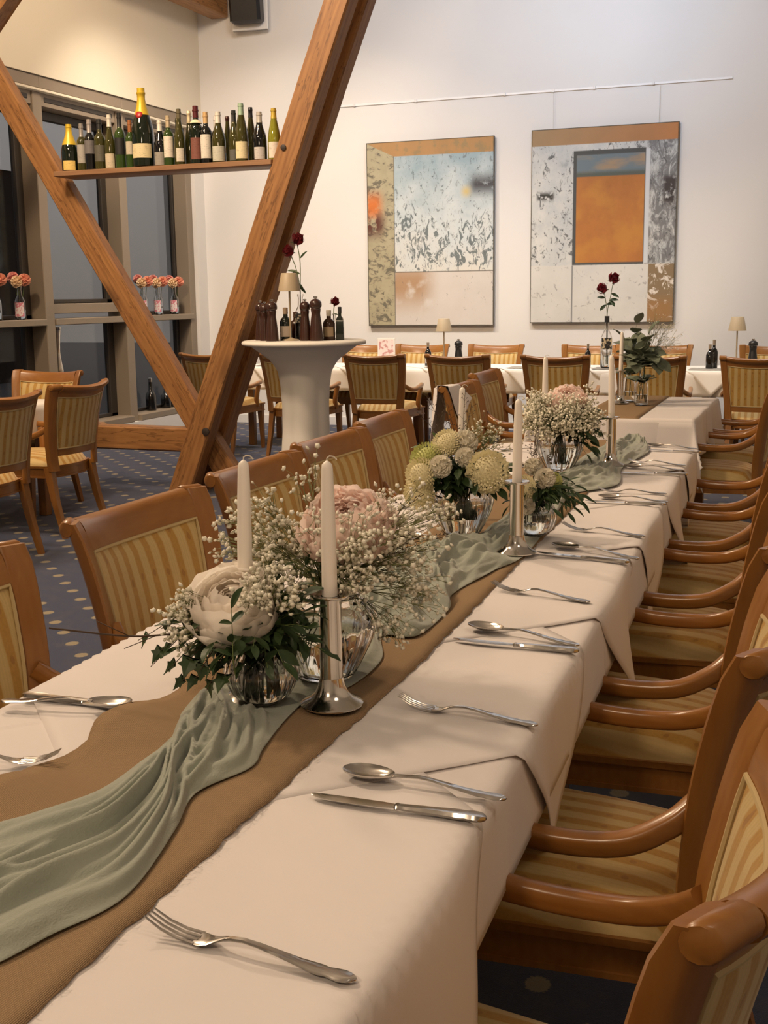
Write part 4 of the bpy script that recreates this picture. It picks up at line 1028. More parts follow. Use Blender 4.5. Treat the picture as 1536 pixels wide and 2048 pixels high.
def seed_sprig(at_, tips, label, seed, group='dry seed sprigs'):
    r_ = random.Random(seed); A = Vector(at_); t = thing('seed_sprig', at_, label, 'dry sprig', group); b = MB(); S = MB()
    for q in tips:
        e = Vector(q)-A; P = crom([Vector((0, 0, -.06)), e*.4+Vector((0, 0, .02)), e], 10); b.tube(P, .0007, 4)
        for k in range(16):
            f = .45+.55*k/15; i = min(len(P)-1, int(f*(len(P)-1))); p = Vector(P[i]); a = r_.uniform(0, 2*PI); d = Vector((math.cos(a), math.sin(a), .55)).normalized(); L = .020*(1.15-.6*(f-.45)/.55)
            g = p+d*L; b.tube([p, g], .0004, 3); u = d.orthogonal().normalized(); h = .0052
            S.add([g, g+d*h+u*h*.62, g+d*h*.75, g+d*h-u*h*.62, g+d*h*.5+d.cross(u)*.0012, g+d*h*.5-d.cross(u)*.0012], [(0, 1, 4), (1, 2, 4), (2, 3, 4), (3, 0, 4), (1, 0, 5), (2, 1, 5), (3, 2, 5), (0, 3, 5)])
    b.build('stems', M['twig'], t, True, None); o = S.build('seed_pods', M['twig'], t, False); o['kind'] = 'stuff'; return t
def neck(k): p, h, r = VZ[k]; return p+Vector((0, 0, h))
cl = Vector((.355, -.935, 0)); cr_ = Vector((.935, .355, 0)); UPV = Vector((0, 0, 1))   # towards us, to our right
def off(p, r=0, u=0, f=0): return Vector(p)+cr_*r+UPV*u+cl*f
# bouquet one: ivory peony in the near bowl
n1 = neck('v1')
peony(off(n1, -.038, .058, .01), .069, 'peony_white', (.05, -.55, .85), 'large ivory peony in the bowl nearest the camera', 34, .5, 3, n1-Vector((0, 0, .06)))
r7 = random.Random(71)
spray('dark_foliage', 'dark green leaves around the ivory peony', n1, [off(n1, .115*math.cos(a)*r7.uniform(.6, 1.1)-.01, r7.uniform(-.025, .045), .055+.05*math.sin(a)) for a in [k*2*PI/22 for k in range(22)]]+[off(n1, *a) for a in [(.075, .06, .05), (.09, .09, .02), (.055, .10, .04), (.085, .07, .03), (.07, .085, .03), (.10, .05, .03)]], 'dark', .038, 5, 'foliage', None, 'stem', .0013, .3, True, .08, .02, 4)
spray('ivy', 'ivy trailing to the left below the ivory peony', n1, [off(n1, -.165, -.012, .03), off(n1, -.125, -.055, .06), off(n1, -.11, -.015, .07), off(n1, -.075, -.05, .085), off(n1, -.14, -.03, .05), off(n1, -.05, -.035, .10), off(n1, -.15, .0, .04), off(n1, -.10, -.045, .08), off(n1, -.085, -.02, .09), off(n1, -.19, .01, .02), off(n1, -.02, -.015, .10)], 'ivy', .030, 6, 'ivy', None, 'twig', .0014, .35, False, .05, .05, 6, .5)
t_ = thing('bare_twig', n1, 'long bare brown twig reaching left over the table edge', 'twig'); b = MB()
b.tube(crom([(0, 0, -.03), tuple(off((0, 0, 0), -.10, .02, .03)), tuple(off((0, 0, 0), -.20, .020, .03)), tuple(off((0, 0, 0), -.325, .035, .03))], 6), .0016, 5)
for q in ((-.21, .0), (-.17, -.03), (-.25, .045)): b.tube([tuple(off((0, 0, 0), q[0]+.05, .02, .03)), tuple(off((0, 0, 0), q[0], q[1], .03))], .0008, 4)
b.build('stems', M['twig'], t_, True, None)
spray('leafy_sprig', 'upright sprig of dark oval leaves in front of the ivory peony', off(n1, -.030, .0, .10), [off(n1, -.030, .092, .112)], 'dark', .034, 4, 'foliage', None, 'stem', .0014, .40, True, .03, .0, 12)
baby_breath(n1, [off(n1, *a) for a in [(.0, .105, .05), (.03, .11, .03), (-.01, .085, .07), (.045, .10, .05), (.02, .125, .02), (-.118, .062, .03), (-.122, .040, .04), (-.116, .080, .01), (-.110, .02, .05), (.05, .08, .06), (.015, .09, .075)]], 'baby breath tucked around the ivory peony', 5, (4, 6), .019, .0050, .06)
# bouquet two: pink peony over a cloud of baby breath
n2 = neck('v2')
peony(off(n2, .042, .110, .0), .072, 'peony_pink', (.05, -.45, 1), 'large blush pink peony above the nearest baby breath', 64, 1.3, 8, n2-Vector((0, 0, .08)))
tp = []
r5 = random.Random(11)
for k in range(60):
    a = r5.uniform(0, 2*PI); u = r5.uniform(.02, .125); R_o = r5.uniform(.05, .155)*(1 if u > .03 else .8)
    tp.append(off(n2, R_o*math.cos(a)*1.05+.015, u+.01*math.sin(a*3), R_o*math.sin(a)*.8))
tp += [off(n2, .12, .0, .05), off(n2, .14, -.02, .04), off(n2, .15, .01, .02), off(n2, .10, -.035, .06), off(n2, .13, -.05, .05), off(n2, -.09, .15, .02), off(n2, -.12, .11, .02), off(n2, -.135, .13, 0), off(n2, -.03, .19, -.02)]
baby_breath(n2, tp, 'wide cloud of baby breath around the pink peony', 21, (3, 5), .034, .0054, .12)
seed_sprig(n2, [off(n2, .17, .10, .0), off(n2, .20, .12, -.02), off(n2, .19, .07, .02), off(n2, .17, .155, -.03), off(n2, .215, .09, .0)], 'brown seed sprigs right of the pink peony', 3)
spray('fine_foliage', 'thin green leaves under the pink peony', n2, [off(n2, *a) for a in [(-.05, .06, .05), (.0, .07, .06), (.06, .05, .05), (.09, .04, .03), (-.08, .05, .03), (.03, .06, .06), (-.03, .08, .05)]], 'slim', .032, 4, 'foliage', None, 'stem', .0012, .3, True, .12, .02, 9)
# bouquet three: cream and lime blooms over dark leaves
n3 = neck('v3')
G3 = 'blooms of the cream flower bouquet'
for mat, a, R, ax, lb in [('cream', (.064, .030, .08), .056, (.3, -1, .25), 'large round cream dahlia on the right of the bouquet'), ('cream', (-.108, .022, .06), .044, (-.5, -1, .2), 'cream dahlia low on the left of the bouquet'), ('cream', (-.110, -.028, .05), .048, (-.6, -.8, -.1), 'lowest cream dahlia at the left of the bouquet'), ('lime', (-.092, .055, .02), .048, (-.6, -.6, .5), 'lime green bloom at the upper left of the bouquet'), ('white_petal', (-.058, .045, .075), .032, (-.1, -1, .4), 'small white carnation left of the bouquet middle'), ('white_petal', (.010, .100, .02), .036, (.1, -.8, .7), 'white bloom beside the candle behind the bouquet'), ('cream', (-.038, .098, .02), .040, (-.2, -.7, .8), 'cream bloom at the top left of the bouquet'), ('white_petal', (.006, .066, .06), .028, (.2, -1, .3), 'small white bloom in the bouquet middle')]:
    bloom(mat, off(n3, *a), R, ax, lb, n3-Vector((0, 0, .07)), 'dahlia' if mat == 'cream' else 'carnation', G3)
r6 = random.Random(61)
spray('dark_foliage', 'dense dark leaves of the cream flower bouquet', n3, [off(n3, r6.uniform(-.12, .12), r6.uniform(-.03, .05), r6.uniform(.03, .105)) for _ in range(30)]+[off(n3, .12, .03, .03), off(n3, .13, -.01, .03), off(n3, -.13, -.03, .05)], 'dark', .048, 4, 'foliage', None, 'stem', .0016, .35, True, .10, .015, 14)
spray('green_foliage', 'lighter green leaves among the cream blooms', n3, [off(n3, *a) for a in [(-.06, .10, .0), (.0, .11, -.01), (-.10, .09, -.01), (.06, .09, .0), (.09, .07, -.02)]], 'light', .040, 4, 'foliage', None, 'stem', .0014, .5, True, .10, .02, 15)
baby_breath(n3, [off(n3, *a) for a in [(.07, .11, .02), (.09, .09, .03), (.05, .13, .0), (.03, .12, .03), (.10, .11, .0)]], 'baby breath at the upper right of the cream bouquet', 31, (3, 4), .035, .0044)
seed_sprig(n3, [off(n3, -.09, .22, -.03), off(n3, -.06, .25, -.02), off(n3, -.035, .20, .0), off(n3, -.115, .18, -.02), off(n3, .012, .245, .0), off(n3, .03, .20, -.02)], 'thin seed sprigs rising from the cream bouquet', 13)
# bouquet four: small bowl with white blooms and slim leaves
n4 = neck('v4'); G4 = 'blooms of the small bouquet'
for mat, a, R, ax, lb in [('cream', (-.035, .035, .05), .034, (-.1, -1, .3), 'cream bloom right of the second steel candle holder'), ('white_petal', (-.030, -.01, .06), .026, (0, -1, .1), 'small white carnation low beside the second candle holder'), ('white_petal', (.022, .058, .04), .030, (.2, -.9, .5), 'white bloom at the top of the small bouquet'), ('lime', (.045, .050, .03), .024, (.5, -.8, .5), 'pale lime bloom at the right of the small bouquet'), ('white_petal', (-.005, .085, .01), .026, (0, -.7, .8), 'white carnation at the back of the small bouquet')]:
    bloom(mat, off(n4, *a), R, ax, lb, n4-Vector((0, 0, .05)), 'carnation', G4)
spray('slim_foliage', 'slim dark leaves arching right from the small bouquet', n4, [off(n4, *a) for a in [(.05, .04, .05), (.08, .02, .06), (.03, .02, .08), (-.03, .03, .07), (-.06, .03, .04), (.14, .0, .05), (.10, .0, .08), (.04, -.02, .10), (.10, -.02, .07), (.12, .01, .04), (.085, -.035, .08), (.11, .035, .02), (.06, .0, .09), (.02, -.005, .09), (-.06, .0, .06), (.05, .03, .07), (.13, -.01, .03), (.0, .03, .06), (-.08, -.02, .05), (.07, .06, .0)]], 'slim', .042, 6, 'foliage', None, 'stem', .0013, .25, True, .06, .04, 17)
seed_sprig(n4, [off(n4, .0, .17, .0), off(n4, .012, .20, -.01), off(n4, -.012, .14, .0)], 'dark seed sprig rising from the small bouquet', 23)
# bouquet five: dense baby breath under a pale peony
n5 = neck('v5')
peony(off(n5, .030, .100, -.01), .066, 'peony_pink', (.05, -.4, 1), 'pale pink peony above the far baby breath', 50, 1.2, 18, n5-Vector((0, 0, .08)))
baby_breath(n5, dome(off(n5, .0, .03, 0), .105, 110, 6, -.25, .75, .85, .15), 'dense far bunch of baby breath in the ribbed vase', 41, (3, 4), .034, .0060, .12)
spray('dark_foliage', 'dark leaves at the right of the far baby breath', n5, [off(n5, *a) for a in [(.08, .0, .08), (.10, .03, .06), (.12, -.03, .06), (.10, -.10, .06), (.12, -.07, .05), (.06, .04, .08), (.14, .0, .03), (.11, .06, .04), (.10, -.02, .05), (.13, .0, .04), (.12, .04, .03), (.14, .07, .0), (.10, .08, .02), (.09, -.06, .06), (.115, -.05, .04), (.07, .02, .07), (.15, .03, .0), (.13, -.085, .02), (.07, -.01, .07)]], 'dark', .046, 5, 'foliage', None, 'stem', .0014, .3, True, .08, .03, 19)
spray('fine_foliage', 'thin green leaves under the far baby breath', n5, [off(n5, *a) for a in [(-.08, .03, .06), (-.04, .02, .08), (.02, .03, .09), (-.09, .07, .03), (.0, .06, .09), (.05, .06, .07), (-.06, .07, .06)]], 'slim', .036, 5, 'foliage', None, 'stem', .0013, .3, True, .12, .02, 20)

# ------------------------------------------------------------------ bottles on the shelf
SHZ = 2.292
b = MB(); b.box(-5.235, -3.52, 7.262, 7.54, SHZ-.036, SHZ, ch=.004); tag(b.build('bottle_shelf', M['shelf']), 'thin wooden shelf spanning the two timber beams, loaded with bottles', 'shelf')
COLR = {}
def cmat(c, rough=.45, metal=0.0):
    k = (c, rough, metal)
    if k not in COLR: COLR[k] = plain('colour_%02x%02x%02x' % tuple(int(x*255) for x in c), c, rough, metal=metal)
    return COLR[k]
def label_mat(c, ink):
    t = NT('bottle_label'); x, y, z = t.xyz()
    l = t.step(t.noise(140, 3, .6, t.mapping((.35, .35, 1.6))), .60, .03)
    t.set(color=t.mix(t.math('MULTIPLY', l, .5), c, ink), rough=.6); return t.m
SHAPES = {   # radius and height as fractions; body, shoulder, neck
    'bordeaux': [(.80, 0), (.98, .012), (1, .03), (1, .58), (.96, .63), (.80, .67), (.50, .715), (.40, .75), (.38, .90), (.44, .905), (.44, .935), (.38, .94), (.38, 1)],
    'burgundy': [(.80, 0), (.98, .012), (1, .03), (1, .42), (.95, .50), (.80, .58), (.60, .66), (.45, .74), (.38, .82), (.36, .92), (.42, .925), (.42, .95), (.36, .955), (.36, 1)],
    'flute': [(.82, 0), (.98, .010), (1, .03), (1, .34), (.95, .45), (.80, .58), (.60, .70), (.45, .80), (.38, .88), (.38, .94), (.43, .945), (.43, .965), (.38, .97), (.38, 1)],
    'champagne': [(.80, 0), (.98, .012), (1, .03), (1, .40), (.95, .49), (.80, .59), (.58, .69), (.40, .79), (.33, .87), (.34, .92), (.38, .925), (.38, .945), (.32, .95), (.32, 1)]}
def rad_at(prof, f):
    return float(np.interp(f, [z for _, z in prof], [r for r, _ in prof]))
def wine_bottle(px, base_y, yw, h, r, shape, glass, cap, lab, label, z=SHZ, cat='bottle', group='bottles on the timber shelf'):
    x = px
    t = thing('wine_bottle', (x, yw, z+.0003), label, cat, group, rnd.uniform(-.1, .1)); P = SHAPES[shape]
    b = MB(); b.lathe([(r*a, h*q) for a, q in P], 22); b.build('glass_body', M[glass], t, True, 50)
    c, f0 = cap
    b = MB(); pts = [f0]+[q for _, q in P if q > f0]
    b.lathe([(r*rad_at(P, q)+.0012, h*q) for q in pts]+[(r*.2, h*1.004)], 18); b.build('capsule', cmat(c, .35, .2), t, True, 50)
    if lab:
        col, l0, l1, span = lab
        b = MB(); rings = []
        for q in np.linspace(l0, l1, 7):
            rr_ = r*rad_at(P, q)+.0012; rings.append([(rr_*math.cos(a), rr_*math.sin(a), h*q) for a in np.linspace(-1.15-span, -1.15+span, 15)])
        b.loft(rings, closed=False, caps=False); b.build('label', label_mat(col, tuple(x_*.35 for x_ in col)), t, True, None)
    return t
Y_F, Y_B = 7.335, 7.455
def shelf_bottle(cx, top, w, shape, glass, cap, lab, label, back=False):
    yw = Y_B if back else Y_F
    base = 334+(320-334)*(cx-138)/(545-138)
    # width and height in metres at the shelf's distance
    xw = -5.226+(cx-115)*(1.679/425.0)*(1.0) + (.0 if not back else -.045)
    dist = (Vector((xw, yw, SHZ+.15))-Vector((0, 0, CAM_H))).dot(_fw)
    h = (base-top)*dist/F_PX*1.0; r = w/2*dist/F_PX*1.10
    return wine_bottle(xw, base, yw, h, r, shape, glass, cap, lab, label)
YEL, RED, WHI, GRY, CRM, BLK = (.72, .50, .04), (.40, .02, .02), (.78, .75, .66), (.38, .36, .32), (.72, .62, .40), (.02, .02, .02)
shelf_bottle(138, 243, 31, 'champagne', 'g_dark', (YEL, .56), ((.75, .55, .16), .02, .22, .75), 'sparkling wine bottle with yellow foil at the left end of the shelf')
shelf_bottle(164, 242, 18, 'bordeaux', 'g_olive', ((.30, .28, .26), .72), (GRY, .16, .55, .9), 'olive bottle with tall grey label beside the yellow foiled bottle')
shelf_bottle(181, 234, 20, 'bordeaux', 'g_black', ((.40, .36, .34), .74), ((.16, .15, .15), .32, .58, 1.0), 'black bottle with silver and white neck, third from the left on the shelf')
shelf_bottle(202, 234, 21, 'bordeaux', 'g_olive', ((.03, .03, .03), .80), ((.10, .095, .07), .16, .48, .95), 'olive bottle with dark label and pale emblem, fourth on the shelf')
shelf_bottle(223, 226, 20, 'burgundy', 'g_olive', (WHI, .78), ((.58, .50, .36), .02, .28, .95), 'olive bottle with a cream white capsule, fifth on the shelf')
shelf_bottle(244, 223, 20, 'bordeaux', 'g_green', (BLK, .74), ((.012, .012, .012), .25, .55, 1.0), 'green bottle with black label and black capsule left of the giant bottle')
shelf_bottle(265, 237, 18, 'bordeaux', 'g_green', ((.36, .14, .05), .75), ((.52, .47, .36), .28, .55, 1.0), 'small green bottle with a copper capsule just left of the giant bottle')
g = shelf_bottle(291, 177, 41, 'champagne', 'g_dark', (YEL, .66), ((.70, .60, .36), .11, .29, .95), 'giant dark champagne bottle with yellow foil and a red seal')
_r = 20.5*8.6/F_PX
b = MB(); b.ball((0, 0, 0), .026, 14, 8, (1, .45, 1)); o = b.build('red_seal', cmat(RED, .4), g); o.location = (.010, -.047, .345); o.rotation_euler = (-.42, 0, .2)
shelf_bottle(325, 238, 23, 'burgundy', 'g_black', (WHI, .76), ((.30, .28, .24), .02, .30, 1.0), 'dark bottle with white capsule and grey label right of the giant bottle')
shelf_bottle(342, 230, 20, 'bordeaux', 'g_green', ((.55, .45, .30), .76), ((.72, .66, .56), .16, .58, .95), 'bright green bottle with a tall white label, second right of the giant one')
shelf_bottle(364, 218, 21, 'burgundy', 'g_olive', ((.14, .12, .07), .83), ((.62, .58, .48), .06, .30, .7), 'tall olive bottle with a small white label, third right of the giant one')
shelf_bottle(378, 218, 17, 'flute', 'g_olive', (CRM, .78), None, 'slim olive bottle with a cream capsule in the back row of the shelf', True)
shelf_bottle(354, 232, 16, 'flute', 'g_olive', ((.05, .05, .03), .82), None, 'slim dark bottle half hidden in the back row, right of the giant bottle', True)
k = shelf_bottle(397, 213, 25, 'bordeaux', 'g_dark', ((.10, .015, .02), .80), ((.20, .07, .05), .08, .45, .95), 'broad dark bottle with a pale collar and a reddish label')
b = MB(); b.lathe([(.044, .268), (.031, .283), (.019, .292), (.0165, .297)], 18); b.build('paper_collar', cmat((.75, .68, .48), .6), k)
shelf_bottle(416, 225, 22, 'bordeaux', 'g_black', ((.62, .42, .20), .78), ((.70, .66, .58), .10, .56, .95), 'dark bottle with a large white label and copper strip')
shelf_bottle(430, 229, 18, 'bordeaux', 'g_black', ((.70, .68, .66), .76), None, 'black bottle with silver capsule half hidden in the back row', True)
shelf_bottle(440, 225, 26, 'burgundy', 'g_olive', ((.74, .72, .64), .78), ((.52, .52, .44), .03, .32, .95), 'olive bottle with white capsule and round motif on a grey label')
shelf_bottle(453, 230, 17, 'flute', 'g_olive', ((.06, .02, .015), .90), None, 'slim olive bottle in the back row left of the mint capped bottle', True)
shelf_bottle(470, 223, 21, 'burgundy', 'g_olive', (BLK, .78), ((.10, .10, .09), .03, .24, .9), 'olive bottle with black capsule just left of the mint capped bottle')
shelf_bottle(484, 210, 25, 'flute', 'g_olive', ((.34, .48, .36), .80), ((.74, .66, .42), .05, .34, .95), 'tall slim bottle with mint green capsule and cream label')
shelf_bottle(498, 214, 19, 'flute', 'g_olive', ((.02, .02, .025), .82), None, 'tall slim dark bottle in the back row right of the mint capped one', True)
shelf_bottle(518, 227, 26, 'burgundy', 'g_black', ((.50, .48, .44), .78), ((.55, .53, .52), .02, .27, .8), 'dark bottle with silver capsule and a pale crest shaped label')
shelf_bottle(545, 221, 24, 'flute', 'g_yellow', ((.55, .40, .06), .80), ((.72, .66, .58), .03, .34, .95), 'yellow green bottle at the right end of the shelf')

# ------------------------------------------------------------------ flower bottles on the window shelf
def soft_bottle(loc, h, r, label, name='bottle_vase', neckf=.42, lab=None, group=None, glass='glass', water=None, dark=None):
    t = thing(name, loc, label, 'vase' if name == 'bottle_vase' else 'bottle', group, rnd.uniform(-.2, .2))
    P = [(.8, 0), (1, .03), (1, .50), (.93, .58), (.70, .66), (neckf, .74), (neckf*.9, .92), (neckf*1.1, .96), (neckf*1.1, 1)]
    b = MB(); b.lathe([(r*a, h*q) for a, q in P]+[((r*a-.0025), max(.005, h*q)) for a, q in P[::-1]], 20, cap=True); b.build('glass_body', M[glass], t, True, 50)
    if water:
        b = MB(); b.lathe([(.7*r, .007), (r-.0035, h*.05), (r-.0035, h*min(water, .5))], 16); b.build('water', M['water'], t, True, 50)
    if dark:
        b = MB(); b.lathe([(.7*r, .007), (r-.0035, h*.05), (r-.0035, h*.5), (r*.9-.0035, h*.58), (r*.6, h*.66)], 16); b.build('contents', dark, t, True, 50)
    if lab:
        c, c2, l0, l1 = lab; b = MB()
        for m_, mm in ((0, None),):
            rings = [[((r+.0012)*math.cos(a), (r+.0012)*math.sin(a), h*q) for a in np.linspace(-2.3, -.3, 15)] for q in np.linspace(l0, l1, 4)]
        b.loft(rings, closed=False, caps=False)
        tt = NT('patterned_label'); tt.set(color=tt.mix(tt.step(tt.noise(38, 2), .5, .04), c, c2), rough=.6); b.build('label', tt.m, t, True, None)
    return t
def posy(base, h, label3, seed):
    r_ = random.Random(seed)
    for (mat, dx, dz, dy), lb in zip((('coral', .055, .0, -.02), ('rosepink', -.05, .025, .0), ('apricot', .0, -.015, -.045)), label3):
        c = Vector(base)+Vector((0, 0, h+.055))+cr_*dx+UPV*dz-cl*dy
        bloom(mat, c, .060 if mat != 'rosepink' else .054, (dx*8, -.8, .7), lb, Vector(base)+Vector((0, 0, .05)), 'carnation', 'pink and apricot blooms on the window shelf')
WV = [((-6.7200,8.7242,1.2499), 'left of the window handle'), ((-6.7200,8.3982,1.2314), 'at the left picture edge'), ((-6.7200,10.7384,1.2584), 'half behind the timber beam'), ((-6.7200,11.0336,1.2533), 'second from the right window jamb'), ((-6.7200,11.3638,1.2529), 'nearest the right window jamb')]
for k, (p, w_) in enumerate(WV):
    p = (-6.72, p[1], 1.2253)
    soft_bottle(p, .29, .048, 'clear bottle with pink patterned label on the window shelf, '+w_, lab=((.74, .66, .66), (.62, .20, .26), .10, .52), group='flower bottles on the window shelf', water=.3)
    posy(p, .29, ['coral bloom in the flower bottle '+w_, 'pink bloom in the flower bottle '+w_, 'apricot bloom in the flower bottle '+w_], k)
# slim silver candlestick and dark bottles low in the windows
t = thing('candlestick', ((-6.7200,9.2319,0.7285)[0], (-6.7200,9.2319,0.7285)[1], .2255), 'tall slim silver candlestick standing on the low window sill', 'candlestick')
b = MB(); b.lathe(crom([(.06, 0), (.055, .02), (.02, .06), (.015, .25), (.03, .40), (.04, .52), (.028, .60), (.018, .70), (.030, .86), (.036, .90)], 3), 20); b.build('stem', M['steel'], t)
b = MB(); b.lathe([(.025, .90), (.042, .905), (.044, .92), (.02, .922)], 20); b.build('cup', M['steel'], t)
for k, (p, hh) in enumerate((((-6.7400,10.8237,0.2278), .34), ((-6.7400,11.1269,0.1992), .27), ((-6.7400,11.2520,0.1874), .22))):
    t = thing('dark_decanter', (-6.74, p[1], .2255), ['tall dark bottle low in the window between the timber beams', 'shorter dark bottle beside the tall one low in the window', 'smallest dark bottle low in the window next to the timber beam'][k], 'bottle', 'dark bottles on the low window sill')
    b = MB(); b.lathe(crom([(.05, 0), (.055, .02), (.055, hh*.45), (.03, hh*.6), (.018, hh*.8), (.02, hh)], 3), 16); b.build('glass_body', M['g_black'], t)
    b = MB(); b.lathe([(.0205, hh*.88), (.022, hh), (.01, hh*1.01)], 12); b.build('cap', M['steel'], t)

# ------------------------------------------------------------------ cocktail table and what stands on it
CX, CY, CZ = -3.276, 7.18, 1.10
t = thing('cocktail_table', (CX, CY, 0), 'tall round cocktail table in a white stretch cover by the timber beams', 'cocktail table', rz=.35)
b = MB()
def cover(u, v):
    a = 2*PI*u; q = v
    H_ = [0, .10, .30, .50, .68, .80, .90, .97, 1.06, 1.085]; R0 = [.235, .20, .165, .150, .148, .158, .185, .235, .365, .415]
    z = .012+(1.085-.012)*v; r = float(np.interp(z, H_, R0))
    sq = 1+.17*(abs(math.cos(2*a))**1.5-.35)*(1-sstep(.72, .98, z))
    r *= sq; 
    if z < .10: r *= 1+.25*(1-z/.10)*max(0, math.cos(4*a))**3 - .10*(1-z/.10)*(1-max(0, math.cos(4*a)))
    return (r*math.cos(a), r*math.sin(a), z)
b.grid(cover, 64, 40); b.build('stretch_cover', M['stretch'], t, True, None)
b = MB(); b.lathe([(.415, 1.070), (.430, 1.074), (.4335, 1.085), (.428, 1.096), (.415, CZ), (.01, CZ)], 64); b.build('round_top', M['stretch'], t, True, 60)
b = MB(); b.lathe([(.03, 0), (.03, 1.07)], 16); b.build('post', M['steel'], t)
b = MB(); b.lathe([(.27, 0), (.27, .01), (.03, .02)], 32); b.build('base_plate', M['steel'], t)
t.scale = (.955, .955, 1.0123); CZ = 1.1135
def mill(loc, h, r, label, group, mat='mill'):
    t = thing('pepper_mill', loc, label, 'pepper mill', group)
    b = MB(); b.lathe(crom([(r, 0), (r, .04*h), (r*.95, .2*h), (r*.78, .45*h), (r*.66, .60*h), (r*.74, .70*h), (r*.70, .735*h)], 3), 20); b.build('body', M[mat], t)
    b = MB(); b.lathe(crom([(r*.62, .735*h), (r*.86, .76*h), (r*.90, .82*h), (r*.80, .88*h), (r*.45, .93*h), (r*.3, .94*h)], 3), 20); b.build('head', M[mat], t)
    b = MB(); b.lathe([(r*.16, .93*h), (r*.16, .955*h), (r*.30, .965*h), (r*.30, .995*h), (r*.15, h)], 12); b.build('finial', M['silver'], t)
def table_lamp(loc, h, label, group):
    t = thing('table_lamp', loc, label, 'table lamp', group)
    b = MB(); b.lathe([(.055, 0), (.055, .008), (.02, .014), (.01, .02)], 24); b.build('base', M['lampshade'], t)
    b = MB(); b.tube([(0, 0, .01), (0, 0, h-.03)], .0065, 10); b.build('pole', M['lampshade'], t)
    b = MB(); b.lathe([(.075, h-.115), (.052, h-.004), (.048, h), (.005, h), (.005, h-.003), (.046, h-.004), (.073, h-.114)], 28, cap=False); b.build('shade', M['lampshade'], t, True, 60)
def cpos(px, d=0.0):
    r = (px-604)/114*.411
    p = Vector((CX, CY, CZ+.0003))+cr_*r+cl*d; return tuple(p)
GM = 'dark pepper mills on the cocktail table'
for k, (px, d, h, r) in enumerate([(523, -.06, .262, .036), (534, .04, .255, .036), (549, .13, .270, .042), (609, .12, .268, .038), (629, .15, .285, .044)]):
    mill(cpos(px, d), h, r, ['leftmost dark wooden pepper mill on the cocktail table', 'middle mill of the left trio on the cocktail table', 'rightmost mill of the left trio on the cocktail table', 'slim dark pepper mill right of the clear flower bottle', 'stout dark pepper mill right of the slim mill'][k], GM)
table_lamp(cpos(581, .07), .435, 'taupe cordless lamp on the cocktail table', 'taupe table lamps')
DK = plain('dark_vinegar', (.012, .016, .012), .15); OILM = plain('dark_oil', (.05, .02, .01), .15)
def cruet(loc, h, r, label, cont, cap, lab, group, square=False, glass='glass'):
    t = thing('oil_bottle', loc, label, 'bottle', group, .3)
    n = 4 if square else 18; a = 1.25 if square else 1
    P = [(.95, 0), (1, .02), (.92 if square else 1, .56), (.75, .66), (.38, .72), (.36, .86)]
    M4 = Matrix.Rotation(PI/4, 4, 'Z') if square else None
    b = MB(); b.lathe([(r*q*a, h*z) for q, z in P], n, M4); b.build('glass_body', cont, t, True, 35)
    b = MB(); b.lathe([(r*.40, h*.80), (r*.42, h*.99), (r*.2, h)], 14); b.build('cap', cap, t, True, 40)
    if lab:
        b = MB(); b.loft([[((r+.001)*math.cos(a_), (r+.001)*math.sin(a_), h*q) for a_ in np.linspace(-2.5, -.7, 12)] for q in (.12, .44)], closed=False, caps=False); b.build('label', cmat(lab, .6), t, True, None)
GC = 'cruets on the cocktail table'
cruet(cpos(572, .04), .215, .040, 'dark vinegar bottle with a pale label under the lamp shade', DK, cmat((.30, .22, .15)), (.55, .47, .38), GC)
cruet(cpos(588, -.06), .185, .038, 'brown oil bottle behind the lamp pole', OILM, cmat((.10, .05, .03)), None, GC)
cruet(cpos(651, .06), .195, .040, 'brown bottle with tan label right of the mills', OILM, cmat((.55, .50, .42)), (.36, .27, .17), GC)
cruet(cpos(671, .05), .215, .030, 'dark square bottle with black neck, rightmost on the cocktail table', DK, cmat((.03, .03, .03)), None, GC, True)
fb = cpos(599, -.02); soft_bottle(fb, .30, .043, 'clear bottle vase of red roses behind the lamp', lab=((.55, .48, .36), (.03, .03, .03), .38, .58), glass='glass', water=.3)
RP = []
def rose(c, R, axis, label, path, group, leaves=(), leaf='dark', lsize=.05):
    q = Vector(axis).to_track_quat('Z', 'Y'); t = thing('red_rose', c, label, 'flower', group, rot=q.to_euler()); iq = q.inverted(); C_ = Vector(c)
    for k in range(13):
        f = k/12; a = k*2.4; o = part('petal', ROSE, t); L = R*(1.15-.15*f)
        o.matrix_basis = Matrix.Rotation(a, 4, 'Z') @ Matrix.Translation((0, R*.04+R*.25*f, -R*.5)) @ Matrix.Rotation(-math.radians(2+52*f**1.5), 4, 'X') @ Matrix.Diagonal((L*(.9+.5*f), L*1.1, L*1.35, 1))
    for k in range(4):
        o = part('sepal', LM['slim'], t); o.matrix_basis = Matrix.Rotation(k*PI/2, 4, 'Z') @ orient((0, 0, -R*.5), (1, 0, .2), (0, 0, 1), R*1.0)
    P = crom([tuple(iq @ (Vector(p)-C_)) for p in path], 5); b = MB(); b.tube(P, .0028, 6); b.build('stem', M['stem'], t)
    for (f, az, el) in leaves:
        p = Vector(P[int(f*(len(P)-1))]); d = iq @ Vector((math.cos(az)*math.cos(el), math.sin(az)*math.cos(el), math.sin(el)))
        o = part('leaf', LM[leaf], t); o.matrix_basis = orient(p, d, iq @ Vector((.2, -.8, .6)), lsize)
ROSE = petal_mesh('petal', M['rose_red'], .3, 1.2, 1.15)
F0 = Vector(fb)
def fo_(r, u, f=0): return tuple(F0+cr_*r+UPV*u+cl*f)
